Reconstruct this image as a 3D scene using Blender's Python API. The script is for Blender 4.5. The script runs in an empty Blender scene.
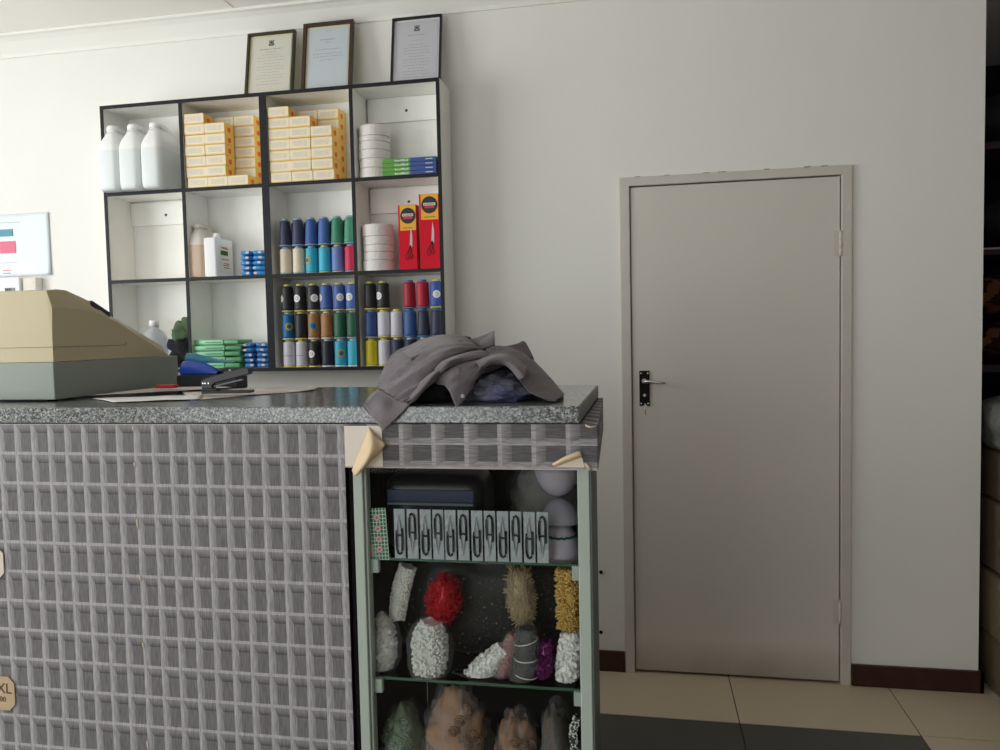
import bpy, bmesh, math, random
from mathutils import Vector, Matrix, noise
C = bpy.context.scene
COL = C.collection
PI = math.pi

# ------------------------------------------------------------------ camera
CAM = Vector((0.0548, -3.2699, 1.4531))
AX_R = Vector((0.9825289, 0.1849013, -0.0211768))
AX_U = Vector((0.0108977, 0.0564327, 0.9983469))
AX_F = Vector((-0.1857907, 0.9811355, -0.0534318))
FPX = 771.688
cd = bpy.data.cameras.new('camera'); cam = bpy.data.objects.new('camera', cd); COL.objects.link(cam)
cd.sensor_width = 36.0; cd.lens = FPX / 1000.0 * 36.0; cd.clip_start = 0.05
mw = Matrix((AX_R, AX_U, -AX_F)).transposed().to_4x4(); mw.translation = CAM
cam.matrix_world = mw
C.camera = cam

# ------------------------------------------------------------------ world, lights, exposure
w = bpy.data.worlds.new('world'); C.world = w; w.use_nodes = True
w.node_tree.nodes['Background'].inputs[0].default_value = (0.86, 0.92, 1.0, 1)
w.node_tree.nodes['Background'].inputs[1].default_value = 1.0

def area(name, loc, target, sx, sy, power, color):
    d = bpy.data.lights.new(name, 'AREA'); d.shape = 'RECTANGLE'; d.size = sx; d.size_y = sy
    d.energy = power; d.color = color
    o = bpy.data.objects.new(name, d); COL.objects.link(o); o.location = loc
    o.rotation_euler = (Vector(target) - Vector(loc)).to_track_quat('-Z', 'Y').to_euler()
    return o
# daylight through the shop window in the left wall and through the shopfront behind the camera
area('window_daylight', (-4.55, -2.45, 1.75), (-2.4, -1.6, 1.7), 2.4, 1.7, 84, (0.985, 1.0, 0.985))
area('shopfront_daylight', (-2.5, -6.1, 1.25), (-1.5, 0.0, 0.9), 2.6, 1.9, 36, (0.96, 0.99, 1.0))

C.view_settings.view_transform = 'Standard'
C.view_settings.look = 'None'
C.view_settings.gamma = 1.0
C.view_settings.use_curve_mapping = False
C.view_settings.exposure = 0.09

# ------------------------------------------------------------------ helpers
def at(px, py, Y):
    """the point of the place at depth Y that shows at this pixel of the photograph"""
    d = AX_F + AX_R * ((px - 500) / FPX) - AX_U * ((py - 375) / FPX)
    return CAM + d * ((Y - CAM.y) / d.y)

def srgb(r, g, b):
    f = lambda c: (c / 255 / 12.92) if c / 255 <= 0.04045 else ((c / 255 + 0.055) / 1.055) ** 2.4
    return (f(r), f(g), f(b), 1.0)

MATS = {}
def mat(name, col, rough=0.6, metal=0.0, spec=0.4, alpha=1.0, bump=0.0, bscale=60, vary=0.0, vscale=8, trans=0.0, coat=0.0, sheen=0.0):
    if name in MATS: return MATS[name]
    m = bpy.data.materials.new(name); m.use_nodes = True; nt = m.node_tree
    b = nt.nodes['Principled BSDF']
    b.inputs['Base Color'].default_value = col
    b.inputs['Roughness'].default_value = rough
    b.inputs['Metallic'].default_value = metal
    b.inputs['Specular IOR Level'].default_value = spec
    b.inputs['Alpha'].default_value = alpha
    b.inputs['Transmission Weight'].default_value = trans
    b.inputs['Coat Weight'].default_value = coat
    b.inputs['Sheen Weight'].default_value = sheen
    if vary or bump:
        tc = nt.nodes.new('ShaderNodeTexCoord')
    if vary:
        n = nt.nodes.new('ShaderNodeTexNoise'); n.inputs['Scale'].default_value = vscale; n.inputs['Detail'].default_value = 5
        nt.links.new(tc.outputs['Object'], n.inputs['Vector'])
        mx = nt.nodes.new('ShaderNodeMix'); mx.data_type = 'RGBA'
        mx.inputs[6].default_value = tuple(c * (1 - vary) for c in col[:3]) + (1,)
        mx.inputs[7].default_value = tuple(min(1, c * (1 + vary)) for c in col[:3]) + (1,)
        nt.links.new(n.outputs['Fac'], mx.inputs[0]); nt.links.new(mx.outputs[2], b.inputs['Base Color'])
    if bump:
        n2 = nt.nodes.new('ShaderNodeTexNoise'); n2.inputs['Scale'].default_value = bscale; n2.inputs['Detail'].default_value = 4
        nt.links.new(tc.outputs['Object'], n2.inputs['Vector'])
        bp = nt.nodes.new('ShaderNodeBump'); bp.inputs['Strength'].default_value = bump; bp.inputs['Distance'].default_value = 0.01
        nt.links.new(n2.outputs['Fac'], bp.inputs['Height']); nt.links.new(bp.outputs['Normal'], b.inputs['Normal'])
    MATS[name] = m
    return m

class S:
    """small wrapper so that shader maths reads like maths"""
    def __init__(s, nt, out): s.nt = nt; s.o = out
    def _m(s, op, *a):
        n = s.nt.nodes.new('ShaderNodeMath'); n.operation = op
        for i, x in enumerate((s,) + a):
            if isinstance(x, S): s.nt.links.new(x.o, n.inputs[i])
            else: n.inputs[i].default_value = x
        return S(s.nt, n.outputs[0])
    def __add__(s, b): return s._m('ADD', b)
    def __sub__(s, b): return s._m('SUBTRACT', b)
    def __mul__(s, b): return s._m('MULTIPLY', b)
    def __truediv__(s, b): return s._m('DIVIDE', b)
    def fract(s): return s._m('FRACT')
    def floor(s): return s._m('FLOOR')
    def lt(s, b): return s._m('LESS_THAN', b)
    def gt(s, b): return s._m('GREATER_THAN', b)
    def clamp(s): return s._m('MAXIMUM', 0.0)._m('MINIMUM', 1.0)
    def mx(s, b): return s._m('MAXIMUM', b)
    def mn(s, b): return s._m('MINIMUM', b)
    def abs(s): return s._m('ABSOLUTE')
def lerp(a, b, t):      # a,b numbers or S, t an S
    if isinstance(b, S): d = (b - a)
    elif isinstance(a, S): d = (a * -1.0) + b
    else: return t * (b - a) + a
    return d * t + a
def newmat(name, rough=0.6, spec=0.4):
    m = bpy.data.materials.new(name); m.use_nodes = True; nt = m.node_tree
    b = nt.nodes['Principled BSDF']; b.inputs['Roughness'].default_value = rough; b.inputs['Specular IOR Level'].default_value = spec
    tc = nt.nodes.new('ShaderNodeTexCoord'); sp = nt.nodes.new('ShaderNodeSeparateXYZ')
    nt.links.new(tc.outputs['Object'], sp.inputs[0])
    MATS[name] = m
    return m, nt, b, tc, [S(nt, sp.outputs[i]) for i in range(3)]
def tint(nt, val, c0, c1):
    mx = nt.nodes.new('ShaderNodeMix'); mx.data_type = 'RGBA'
    mx.inputs[6].default_value = c0; mx.inputs[7].default_value = c1
    nt.links.new(val.o, mx.inputs[0])
    return mx.outputs[2]
def noise_s(nt, tc, scale, vec_scale=(1, 1, 1), detail=3):
    mp = nt.nodes.new('ShaderNodeMapping'); mp.inputs['Scale'].default_value = vec_scale
    n = nt.nodes.new('ShaderNodeTexNoise'); n.inputs['Scale'].default_value = scale; n.inputs['Detail'].default_value = detail
    nt.links.new(tc.outputs['Object'], mp.inputs[0]); nt.links.new(mp.outputs[0], n.inputs['Vector'])
    return S(nt, n.outputs['Fac'])

# ---- mesh building
def B(): return bmesh.new()
def box(bm, x0, x1, y0, y1, z0, z1, bev=0.0, seg=2, mi=0):
    r = bmesh.ops.create_cube(bm, size=1.0)
    vs = r['verts']
    for v in vs:
        v.co = Vector(((x0 + x1) / 2 + v.co.x * (x1 - x0), (y0 + y1) / 2 + v.co.y * (y1 - y0), (z0 + z1) / 2 + v.co.z * (z1 - z0)))
    fs = list({f for v in vs for f in v.link_faces})
    for f in fs: f.material_index = mi
    if bev:
        es = list({e for v in vs for e in v.link_edges})
        r2 = bmesh.ops.bevel(bm, geom=vs + es, offset=bev, segments=seg, profile=0.6, affect='EDGES', clamp_overlap=True)
        for f in r2['faces']: f.material_index = mi
    return bm
def lathe(bm, prof, cx=0, cy=0, seg=20, mi=0, axis='z', smooth=True):
    rings = []
    for (r, z) in prof:
        ring = []
        for k in range(seg):
            a = 2 * PI * k / seg
            p = (cx + r * math.cos(a), cy + r * math.sin(a), z)
            if axis == 'y': p = (cx + r * math.cos(a), z, cy + r * math.sin(a))
            ring.append(bm.verts.new(p))
        rings.append(ring)
    for i in range(len(rings) - 1):
        for k in range(seg):
            f = bm.faces.new((rings[i][k], rings[i][(k + 1) % seg], rings[i + 1][(k + 1) % seg], rings[i + 1][k])); f.material_index = mi; f.smooth = smooth
    for ring, rev in ((rings[0], True), (rings[-1], False)):
        f = bm.faces.new(list(reversed(ring)) if rev else ring); f.material_index = mi
    return bm
def tube(bm, pts, r, seg=8, mi=0, taper=None):
    pts = [Vector(p) for p in pts]; rings = []
    for i, p in enumerate(pts):
        t = (pts[min(i + 1, len(pts) - 1)] - pts[max(i - 1, 0)]).normalized()
        up = Vector((0, 0, 1)) if abs(t.z) < 0.9 else Vector((1, 0, 0))
        a = t.cross(up).normalized(); b = t.cross(a)
        rr = r if taper is None else taper[i]
        rings.append([bm.verts.new(p + a * rr * math.cos(2 * PI * k / seg) + b * rr * math.sin(2 * PI * k / seg)) for k in range(seg)])
    for i in range(len(rings) - 1):
        for k in range(seg):
            f = bm.faces.new((rings[i][k], rings[i][(k + 1) % seg], rings[i + 1][(k + 1) % seg], rings[i + 1][k])); f.material_index = mi; f.smooth = True
    bm.faces.new(rings[0]).material_index = mi; bm.faces.new(rings[-1]).material_index = mi
    return bm
def prism(bm, poly, a0, a1, axis='x', mi=0):
    """extrude a polygon of (p,q); axis x: p=y,q=z; axis y: p=x,q=z; axis z: p=x,q=y"""
    def mk(p, q, a): return (a, p, q) if axis == 'x' else ((p, a, q) if axis == 'y' else (p, q, a))
    A = [bm.verts.new(mk(p, q, a0)) for p, q in poly]; Bv = [bm.verts.new(mk(p, q, a1)) for p, q in poly]
    n = len(poly)
    for i in range(n): bm.faces.new((A[i], A[(i + 1) % n], Bv[(i + 1) % n], Bv[i])).material_index = mi
    bm.faces.new(list(reversed(A))).material_index = mi; bm.faces.new(Bv).material_index = mi
    return bm
def cr(p0, p1, p2, p3, t):
    return 0.5 * ((2 * p1) + (p2 - p0) * t + (2 * p0 - 5 * p1 + 4 * p2 - p3) * t * t + (3 * p1 - p0 - 3 * p2 + p3) * t * t * t)
def crline(P, n):
    P = [P[0] * 2 - P[1]] + list(P) + [P[-1] * 2 - P[-2]]; out = []
    for i in range(1, len(P) - 2):
        for k in range(n): out.append(cr(P[i - 1], P[i], P[i + 1], P[i + 2], k / n))
    out.append(P[-2]); return out
def sheet(bm, rows, n=6, mi=0, wr=0.0, ws=20, seed=0):
    rows = [crline([Vector(p) for p in r], n) for r in rows]
    cols = [crline(list(c), n) for c in zip(*rows)]
    g = [list(r) for r in zip(*cols)]
    if wr:
        for r in g:
            for i, p in enumerate(r):
                al = p.x * .78 + p.z * .6; ac = -p.x * .6 + p.z * .78 + p.y * .5; q = Vector((al * ws * .25, ac * ws * 1.5, seed))
                r[i] = p + Vector((0, -1, 0.6)) * wr * (noise.noise(q) + 0.6 * (1 - 2 * abs(noise.noise(q * 1.7))) - .3)
    V = [[bm.verts.new(p) for p in r] for r in g]
    for i in range(len(V) - 1):
        for j in range(len(V[0]) - 1):
            f = bm.faces.new((V[i][j], V[i][j + 1], V[i + 1][j + 1], V[i + 1][j])); f.smooth = True; f.material_index = mi
    return bm
def blob(bm, c, rad, seg=28, rings=18, amp=0.15, fs=3.0, seed=0, flat=None, mi=0, sup=2.0):
    c = Vector(c); vs = []
    for i in range(rings + 1):
        th = PI * i / rings
        row = []
        for k in range(seg):
            ph = 2 * PI * k / seg
            d = Vector((math.sin(th) * math.cos(ph), math.sin(th) * math.sin(ph), math.cos(th)))
            if sup != 2.0:
                L = (abs(d.x) ** sup + abs(d.y) ** sup + abs(d.z) ** sup) ** (1 / sup); d = d / L
            s = 1 + amp * (noise.noise(d * fs + Vector((seed, 0, 0))) + 0.5 * noise.noise(d * fs * 2.2 + Vector((seed, 5, 0))))
            p = Vector((d.x * rad[0] * s, d.y * rad[1] * s, d.z * rad[2] * s)) + c
            if flat is not None and p.z < flat: p.z = flat
            row.append(p)
        vs.append(row)
    top = bm.verts.new(vs[0][0]); bot = bm.verts.new(vs[-1][0])
    V = [[bm.verts.new(p) for p in row] for row in vs[1:-1]]
    def F(*a):
        f = bm.faces.new(a); f.smooth = True; f.material_index = mi
    for k in range(seg):
        k2 = (k + 1) % seg
        F(top, V[0][k], V[0][k2]); F(bot, V[-1][k2], V[-1][k])
        for i in range(len(V) - 1): F(V[i][k], V[i + 1][k], V[i + 1][k2], V[i][k2])
    return bm
def disc(bm, cx, cz, y, r, seg=24, th=0.0006, mi=0):   # small raised disc facing -Y
    lathe(bm, [(r, y), (r, y - th)], cx, cz, seg, mi, 'y', False); return bm

def obj(name, bm, m, parent=None, base=None):
    """link bm as ONE mesh; base = world point of the thing so that world coordinates can be used"""
    bmesh.ops.recalc_face_normals(bm, faces=bm.faces)
    me = bpy.data.meshes.new(name)
    if base is not None:
        for v in bm.verts: v.co -= Vector(base)
    bm.to_mesh(me); bm.free()
    for x in (m if isinstance(m, (list, tuple)) else [m]): me.materials.append(x)
    o = bpy.data.objects.new(name, me); COL.objects.link(o)
    if parent is not None: o.parent = parent
    return o
def smooth(o):
    for p in o.data.polygons: p.use_smooth = True
    return o
def tag(o, label, cat, group=None, kind=None):
    o['label'] = label; o['category'] = cat
    if group: o['group'] = group
    if kind: o['kind'] = kind
    return o
def thing(name, label, cat, loc=(0, 0, 0), rz=0.0, group=None):
    o = bpy.data.objects.new(name, None); COL.objects.link(o); o.location = loc; o.rotation_euler = (0, 0, rz)
    o.empty_display_size = 0.05
    return tag(o, label, cat, group)
def single(name, bm, m, label, cat, base, group=None, rz=0):
    """a thing that is one mesh, given in world coordinates, with its origin at its base"""
    o = obj(name, bm, m, None, base); o.location = base
    if rz: o.rotation_euler = (0, 0, rz)
    return tag(o, label, cat, group)
def struct(name, bm, m, parent=None, base=None):
    o = obj(name, bm, m, parent, base)
    if parent is None: o['kind'] = 'structure'
    return o
def kids(o): return [c for c in COL.objects if c.parent == o]
def dup(o, loc=None, rz=None, label=None, swap=None):
    r = o.copy(); COL.objects.link(r)
    if loc is not None: r.location = loc
    if rz is not None: r.rotation_euler = (0, 0, rz)
    if label: r['label'] = label
    for ch in kids(o):
        c = ch.copy(); COL.objects.link(c); c.parent = r
        for g in kids(ch):
            d = g.copy(); COL.objects.link(d); d.parent = c
    return r
def solid(o, t, off=0.0, sub=0):
    m = o.modifiers.new('thickness', 'SOLIDIFY'); m.thickness = t; m.offset = off
    if sub:
        s = o.modifiers.new('smooth', 'SUBSURF'); s.levels = sub; s.render_levels = sub
    return o
def textobj(name, s, size, m, parent, loc, rot=(PI / 2, 0, 0), depth=0.0004, align='CENTER'):
    cu = bpy.data.curves.new(name, 'FONT'); cu.body = s; cu.size = size; cu.extrude = depth; cu.align_x = align; cu.align_y = 'CENTER'
    t = bpy.data.objects.new(name, cu); COL.objects.link(t)
    bpy.context.view_layer.update()
    me = bpy.data.meshes.new_from_object(t.evaluated_get(bpy.context.evaluated_depsgraph_get()))
    bpy.data.objects.remove(t)
    o = bpy.data.objects.new(name, me); COL.objects.link(o); me.materials.clear(); me.materials.append(m)
    o.location = loc; o.rotation_euler = rot; o.parent = parent
    return o

# ------------------------------------------------------------------ materials of the setting
WALLC = srgb(226, 224, 219)
m_wall, nt, b, tc, (X, Y, Z) = newmat('painted_plaster', 0.7, 0.25)
n = noise_s(nt, tc, 1.3, detail=6)
nt.links.new(tint(nt, n, srgb(234, 233, 227), srgb(242, 241, 236)), b.inputs['Base Color'])
bp = nt.nodes.new('ShaderNodeBump'); bp.inputs['Strength'].default_value = 0.25; bp.inputs['Distance'].default_value = 0.004
n2 = noise_s(nt, tc, 14, (1, 1, 1.2), 7); nt.links.new(n2.o, bp.inputs['Height']); nt.links.new(bp.outputs[0], b.inputs['Normal'])
m_ceil = mat('ceiling_board', srgb(250, 247, 243), 0.75, bump=0.05, bscale=5)
m_trimw = mat('cornice_white', srgb(240, 239, 233), 0.7)
m_door, nt, b, tc, (X, Y, Z) = newmat('door_paint', 0.45, 0.35)
n = noise_s(nt, tc, 3, detail=6)
dirt = ((Z * -1.0 + 0.16) * 6.0).clamp() * n            # dirt along the foot of the door
base_c = tint(nt, n, srgb(212, 207, 198), srgb(220, 215, 207))
mx = nt.nodes.new('ShaderNodeMix'); mx.data_type = 'RGBA'; nt.links.new(dirt.o, mx.inputs[0]); nt.links.new(base_c, mx.inputs[6]); mx.inputs[7].default_value = srgb(120, 95, 60)
nt.links.new(mx.outputs[2], b.inputs['Base Color'])
m_frame = mat('door_frame_paint', srgb(208, 203, 194), 0.5, vary=0.06, vscale=12, bump=0.3, bscale=25)
m_skirt = mat('dark_wood_skirting', srgb(62, 32, 26), 0.4, vary=0.3, vscale=20)
m_dark = mat('black_gap', srgb(18, 18, 18), 0.9, spec=0.1)

def tile_mat(name, c0, c1):
    m, nt, b, tc, (X, Y, Z) = newmat(name, 0.35, 0.35)
    n = noise_s(nt, tc, 4, detail=8)
    nt.links.new(tint(nt, n, c0, c1), b.inputs['Base Color'])
    return m
m_tile = tile_mat('beige_floor_tile', srgb(204, 188, 164), srgb(214, 199, 175))
m_tiled = tile_mat('dark_floor_tile', srgb(74, 74, 70), srgb(84, 84, 79))
m_grout = mat('grout', srgb(72, 62, 52), 0.9)

# ------------------------------------------------------------------ the room
bm = B(); box(bm, -4.4, 2.8, -6.4, 2.2, -0.1, -0.004)
floor = struct('floor', bm, m_grout)
bm = B(); bmd = B()
TS = 0.618; gx = 0.381; gy = -0.385; g = 0.002
for i in range(-8, 4):
    for j in range(-10, 5):
        x0 = gx + i * TS; y0 = gy + j * TS
        if x0 + TS > 2.8 or y0 + TS > 2.2 or x0 < -4.4: continue
        dark = (j < 0 and j >= -3 and x0 < 0.9)
        box(bmd if dark else bm, x0 + g, x0 + TS - g, y0 + g, y0 + TS - g, -0.0035, 0.0, 0.0008, 1)
t = struct('light_tile', bm, m_tile, floor); t2 = struct('dark_tile', bmd, m_tiled, floor)
# back wall with the door opening, ends at x = 1.33
WE = 1.33
bm = B()
box(bm, -4.4, -0.045, 0, 0.16, 0, 2.9); box(bm, 0.858, WE, 0, 0.16, 0, 2.9); box(bm, -0.045, 0.858, 0, 0.16, 2.085, 2.9)
wall_back = struct('wall_back', bm, m_wall)
bm = B(); box(bm, -4.4, 2.8, -6.4, 2.2, 2.9, 3.0)
for k in range(-2, 4):       # thin cover strips between the ceiling boards
    x = -1.70 + 1.2 * k
    box(bm, x - 0.004, x + 0.004, -6.3, -0.09, 2.897, 2.8995)
ceiling = struct('ceiling', bm, m_ceil)
# cornice cove
bm = B()
prof = [(0.0, 2.815), (-0.008, 2.815), (-0.012, 2.83), (-0.03, 2.85), (-0.05, 2.872), (-0.07, 2.885), (-0.085, 2.888), (-0.085, 2.8995), (0.0, 2.8995)]
prism(bm, prof, -4.28, WE, 'x'); struct('trim_1', bm, m_trimw)
# left wall with the shop window, front wall with the shopfront
bm = B()
wx0, wx1 = -4.4, -4.28
box(bm, wx0, wx1, -6.4, -3.75, 0, 2.9); box(bm, wx0, wx1, -1.15, 0, 0, 2.9)
box(bm, wx0, wx1, -3.75, -1.15, 0, 0.85); box(bm, wx0, wx1, -3.75, -1.15, 2.65, 2.9)
struct('wall_left', bm, m_wall)
bm = B()
for (y0, y1, z0, z1) in ((-3.75, -3.7, .85, 2.65), (-1.2, -1.15, .85, 2.65), (-3.7, -1.2, .85, .9), (-3.7, -1.2, 2.6, 2.65), (-2.48, -2.43, .9, 2.6)):
    box(bm, -4.37, -4.31, y0, y1, z0, z1, 0.004)
struct('window_1', bm, mat('window_paint', srgb(225, 225, 222), 0.4))
bm = B()
box(bm, -4.4, -3.6, -6.4, -6.28, 0, 2.9); box(bm, -0.8, 2.8, -6.4, -6.28, 0, 2.9); box(bm, -3.6, -0.8, -6.4, -6.28, 2.7, 2.9); box(bm, -3.6, -0.8, -6.4, -6.28, 0, 0.5)
struct('wall_front', bm, m_wall)
bm = B(); box(bm, 2.8, 2.9, -6.4, 2.2, 0, 3.0); struct('wall_right', bm, mat('grey_wall', srgb(140, 140, 140), .8))
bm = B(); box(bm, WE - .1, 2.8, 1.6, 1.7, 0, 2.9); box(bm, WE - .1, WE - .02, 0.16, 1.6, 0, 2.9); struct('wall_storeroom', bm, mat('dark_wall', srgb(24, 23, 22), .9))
# skirting boards
bm = B(); box(bm, -4.28, -0.046, -0.016, -0.0005, 0, 0.088, 0.003); struct('baseboard_left', bm, m_skirt)
bm = B(); box(bm, 0.86, WE + 0.016, -0.016, -0.0005, 0, 0.088, 0.003); box(bm, WE + .0005, WE + 0.016, -0.016, 0.16, 0, 0.088, 0.003)
for x in (0.93, 1.25): disc(bm, x, 0.055, -0.016, 0.004, 8, 0.001)
struct('baseboard_right', bm, m_skirt)

# door
door = bpy.data.objects.new('door_1', None); COL.objects.link(door); door.location = (0, 0, 0); door['kind'] = 'structure'
bm = B()
def frame_member(bm, x0, x1, z0, z1):
    box(bm, x0, x1, -0.014, 0.06, z0, z1, 0.004)
frame_member(bm, -0.044, -0.004, 0.0, 2.05); frame_member(bm, 0.817, 0.857, 0.0, 2.05); frame_member(bm, -0.044, 0.857, 2.048, 2.084)
# door stops behind the leaf
box(bm, -0.006, 0.012, 0.036, 0.06, 0, 2.05); box(bm, 0.801, 0.819, 0.036, 0.06, 0, 2.05)
obj('door_frame', bm, m_frame, door)
bm = B()
random.seed(3)
for k in (1, 3, 6, 7, 10, 13, 14):     # chipped filler between the frame and the plaster
    x = -0.04 + 0.055 * k + random.random() * .02
    box(bm, x, x + 0.01 + random.random() * 0.02, -0.016, -0.002, 2.0835, 2.0845 + random.random() * .002, 0.0005)
obj('chipped_filler', bm, mat('filler_grey', srgb(150, 142, 134), .9), door)
bm = B(); box(bm, 0.0, 0.813, -0.004, 0.034, 0.012, 2.043, 0.0025)
leaf = obj('door_leaf', bm, m_door, door)
bm = B(); box(bm, -0.004, 0.817, 0.05, 0.06, 0.0, 2.05); obj('dark_gap_board', bm, m_dark, door)
m_hinge = mat('painted_hinge', srgb(205, 199, 188), .4)
for z in (1.78, 0.30):
    bm = B(); lathe(bm, [(0.0065, z - 0.05), (0.0065, z - .017), (.006, z - .0165), (.0065, z - .016), (.0065, z + .016), (.006, z + .0165), (.0065, z + .017), (0.0065, z + 0.05)], 0.815, -0.010, 12)
    box(bm, 0.79, 0.812, -0.0058, -0.0042, z - .05, z + .05); obj('hinge', bm, m_hinge, leaf)
m_chrome = mat('chrome', srgb(205, 205, 205), 0.15, 1.0)
m_plate = mat('black_lock_plate', srgb(30, 28, 28), 0.18, 0.8)
hp = at(644.5, 388, -0.006); hx, hz = hp.x, hp.z
bm = B(); box(bm, hx - 0.021, hx + 0.021, -0.010, -0.0045, hz - 0.075, hz + 0.072, 0.002)
plate = obj('lock_plate', bm, m_plate, leaf)
bm = B()
for z in (hz - .064, hz + .062):
    for dx in (-.014, .014): disc(bm, hx + dx, z, -0.010, 0.0035, 10, 0.0012)
disc(bm, hx, hz - .03, -0.010, .006, 14, .001)
obj('screw', bm, m_chrome, plate)
bm = B(); lathe(bm, [(0.011, -0.0105), (0.011, -0.018), (0.009, -0.022)], hx, hz + 0.03, 16, 0, 'y')
tube(bm, [(hx, -0.02, hz + .03), (hx, -0.045, hz + 0.03), (hx + .006, -.053, hz + .03), (hx + .02, -0.056, hz + .029), (hx + .06, -.056, hz + .024), (hx + .085, -.056, hz + .023)], .007, 10, taper=[.007, .007, .0075, .0075, .006, .0045])
obj('lever_handle', bm, m_chrome, leaf)
bm = B(); tube(bm, [(hx + .002, -0.012, hz - .064), (hx + .002, -.024, hz - .066)], .0035, 8); tube(bm, [(hx + .002, -.022, hz - .066), (hx + .003, -.024, hz - .11)], .0018, 6)
lathe(bm, [(.007, -.026), (.007, -.0235)], hx + .003, hz - .075, 12, 0, 'y')
obj('key', bm, m_chrome, leaf)

# wall marks left of the door: two dark wall plugs
for (px, py) in ((601, 572), (601, 632)):
    p = at(px, py, -0.001)
    bm = B(); lathe(bm, [(0.006, 0.0), (0.008, -0.004), (0.005, -0.012)], p.x, p.z, 10, 0, 'y')
    single('wall_plug', bm, m_dark, 'small black wall plug left of the door, the %s one' % ('upper' if py < 600 else 'lower'), 'wall plug', (p.x, 0, p.z - .006), 'wall plugs left of the door')

# ------------------------------------------------------------------ wall shelf
SX = [-2.305, -1.915, -1.53, -1.135, -0.755]
SZ = [1.313, 1.72, 2.106, 2.494]
SD = -0.18
m_shelfw = mat('white_shelf_paint', srgb(250, 249, 243), 0.55, vary=0.05, vscale=9, bump=0.15, bscale=30)
m_edge = mat('charcoal_edging', srgb(32, 34, 38), 0.5, spec=.2)
shelf_base = Vector(((SX[0] + SX[4]) / 2, SD / 2, SZ[0]))
shelf = thing('wall_shelf', 'white open pigeonhole shelf with charcoal front edges hung on the back wall', 'shelf', shelf_base)
T = 0.014
def spart(name, bm, m=m_shelfw, parent=shelf): return obj(name, bm, m, parent, shelf_base)
bm = B(); box(bm, SX[0] + .002, SX[4] - .002, -0.008, -0.001, SZ[0] + .002, SZ[3] - .002); spart('back_panel', bm)
for k, x in enumerate(SX):
    bm = B()
    t = T if k != 2 else 0.026
    x0 = x if k == 0 else (x - t if k == 4 else x - t / 2)
    box(bm, x0, x0 + t, SD, -0.0085, SZ[0], SZ[3]); spart('side_panel' if k in (0, 4) else 'divider', bm)
for k, z in enumerate(SZ):
    for c in range(4):
        bm = B(); z0 = z if k == 0 else (z - T if k == 3 else z - T / 2)
        xa = SX[c] + (T if c == 0 else (.013 if c == 2 else T / 2)) + .0002; xb = SX[c + 1] - (T if c == 3 else (.013 if c == 1 else T / 2)) - .0002
        box(bm, xa, xb, SD + .0005, -0.0085, z0, z0 + T); spart('shelf_board', bm)
bm = B(); ew = 0.0075
for k, x in enumerate(SX):
    e = ew if k != 2 else 0.016
    xc = x + (T / 2 if k == 0 else (-T / 2 if k == 4 else 0))
    box(bm, xc - e, xc + e, SD - 0.004, SD - .0002, SZ[0], SZ[3])
for k, z in enumerate(SZ):
    zc = z + (T / 2 if k == 0 else (-T / 2 if k == 3 else 0))
    box(bm, SX[0], SX[4], SD - 0.0045, SD - .0003, zc - ew, zc + ew)
spart('front_edging', bm, m_edge)
m_screw = mat('dull_screw', srgb(70, 66, 62), .5, .6)
for (c, r_) in ((0, 1), (0, 2), (3, 1), (3, 2)):       # fixing rails at the back of the compartments
    if (c, r_) == (0, 2): continue
    bm = B(); zt = SZ[r_ + 1] - T; xa, xb = SX[c] + T + .001, SX[c + 1] - T - .001
    box(bm, xa, xb, -0.024, -0.0085, zt - 0.105, zt - .001, 0.0015); rail = spart('fixing_rail', bm)
    bm = B(); disc(bm, (xa + xb) / 2, zt - .06, -0.024, 0.006, 12, 0.0015)
    obj('screw', bm, m_screw, rail, shelf_base)

def floor_z(r): return SZ[r] + (T if r == 0 else T / 2) + 0.0006
# rows: 0 bottom, 1 middle, 2 top

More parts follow.
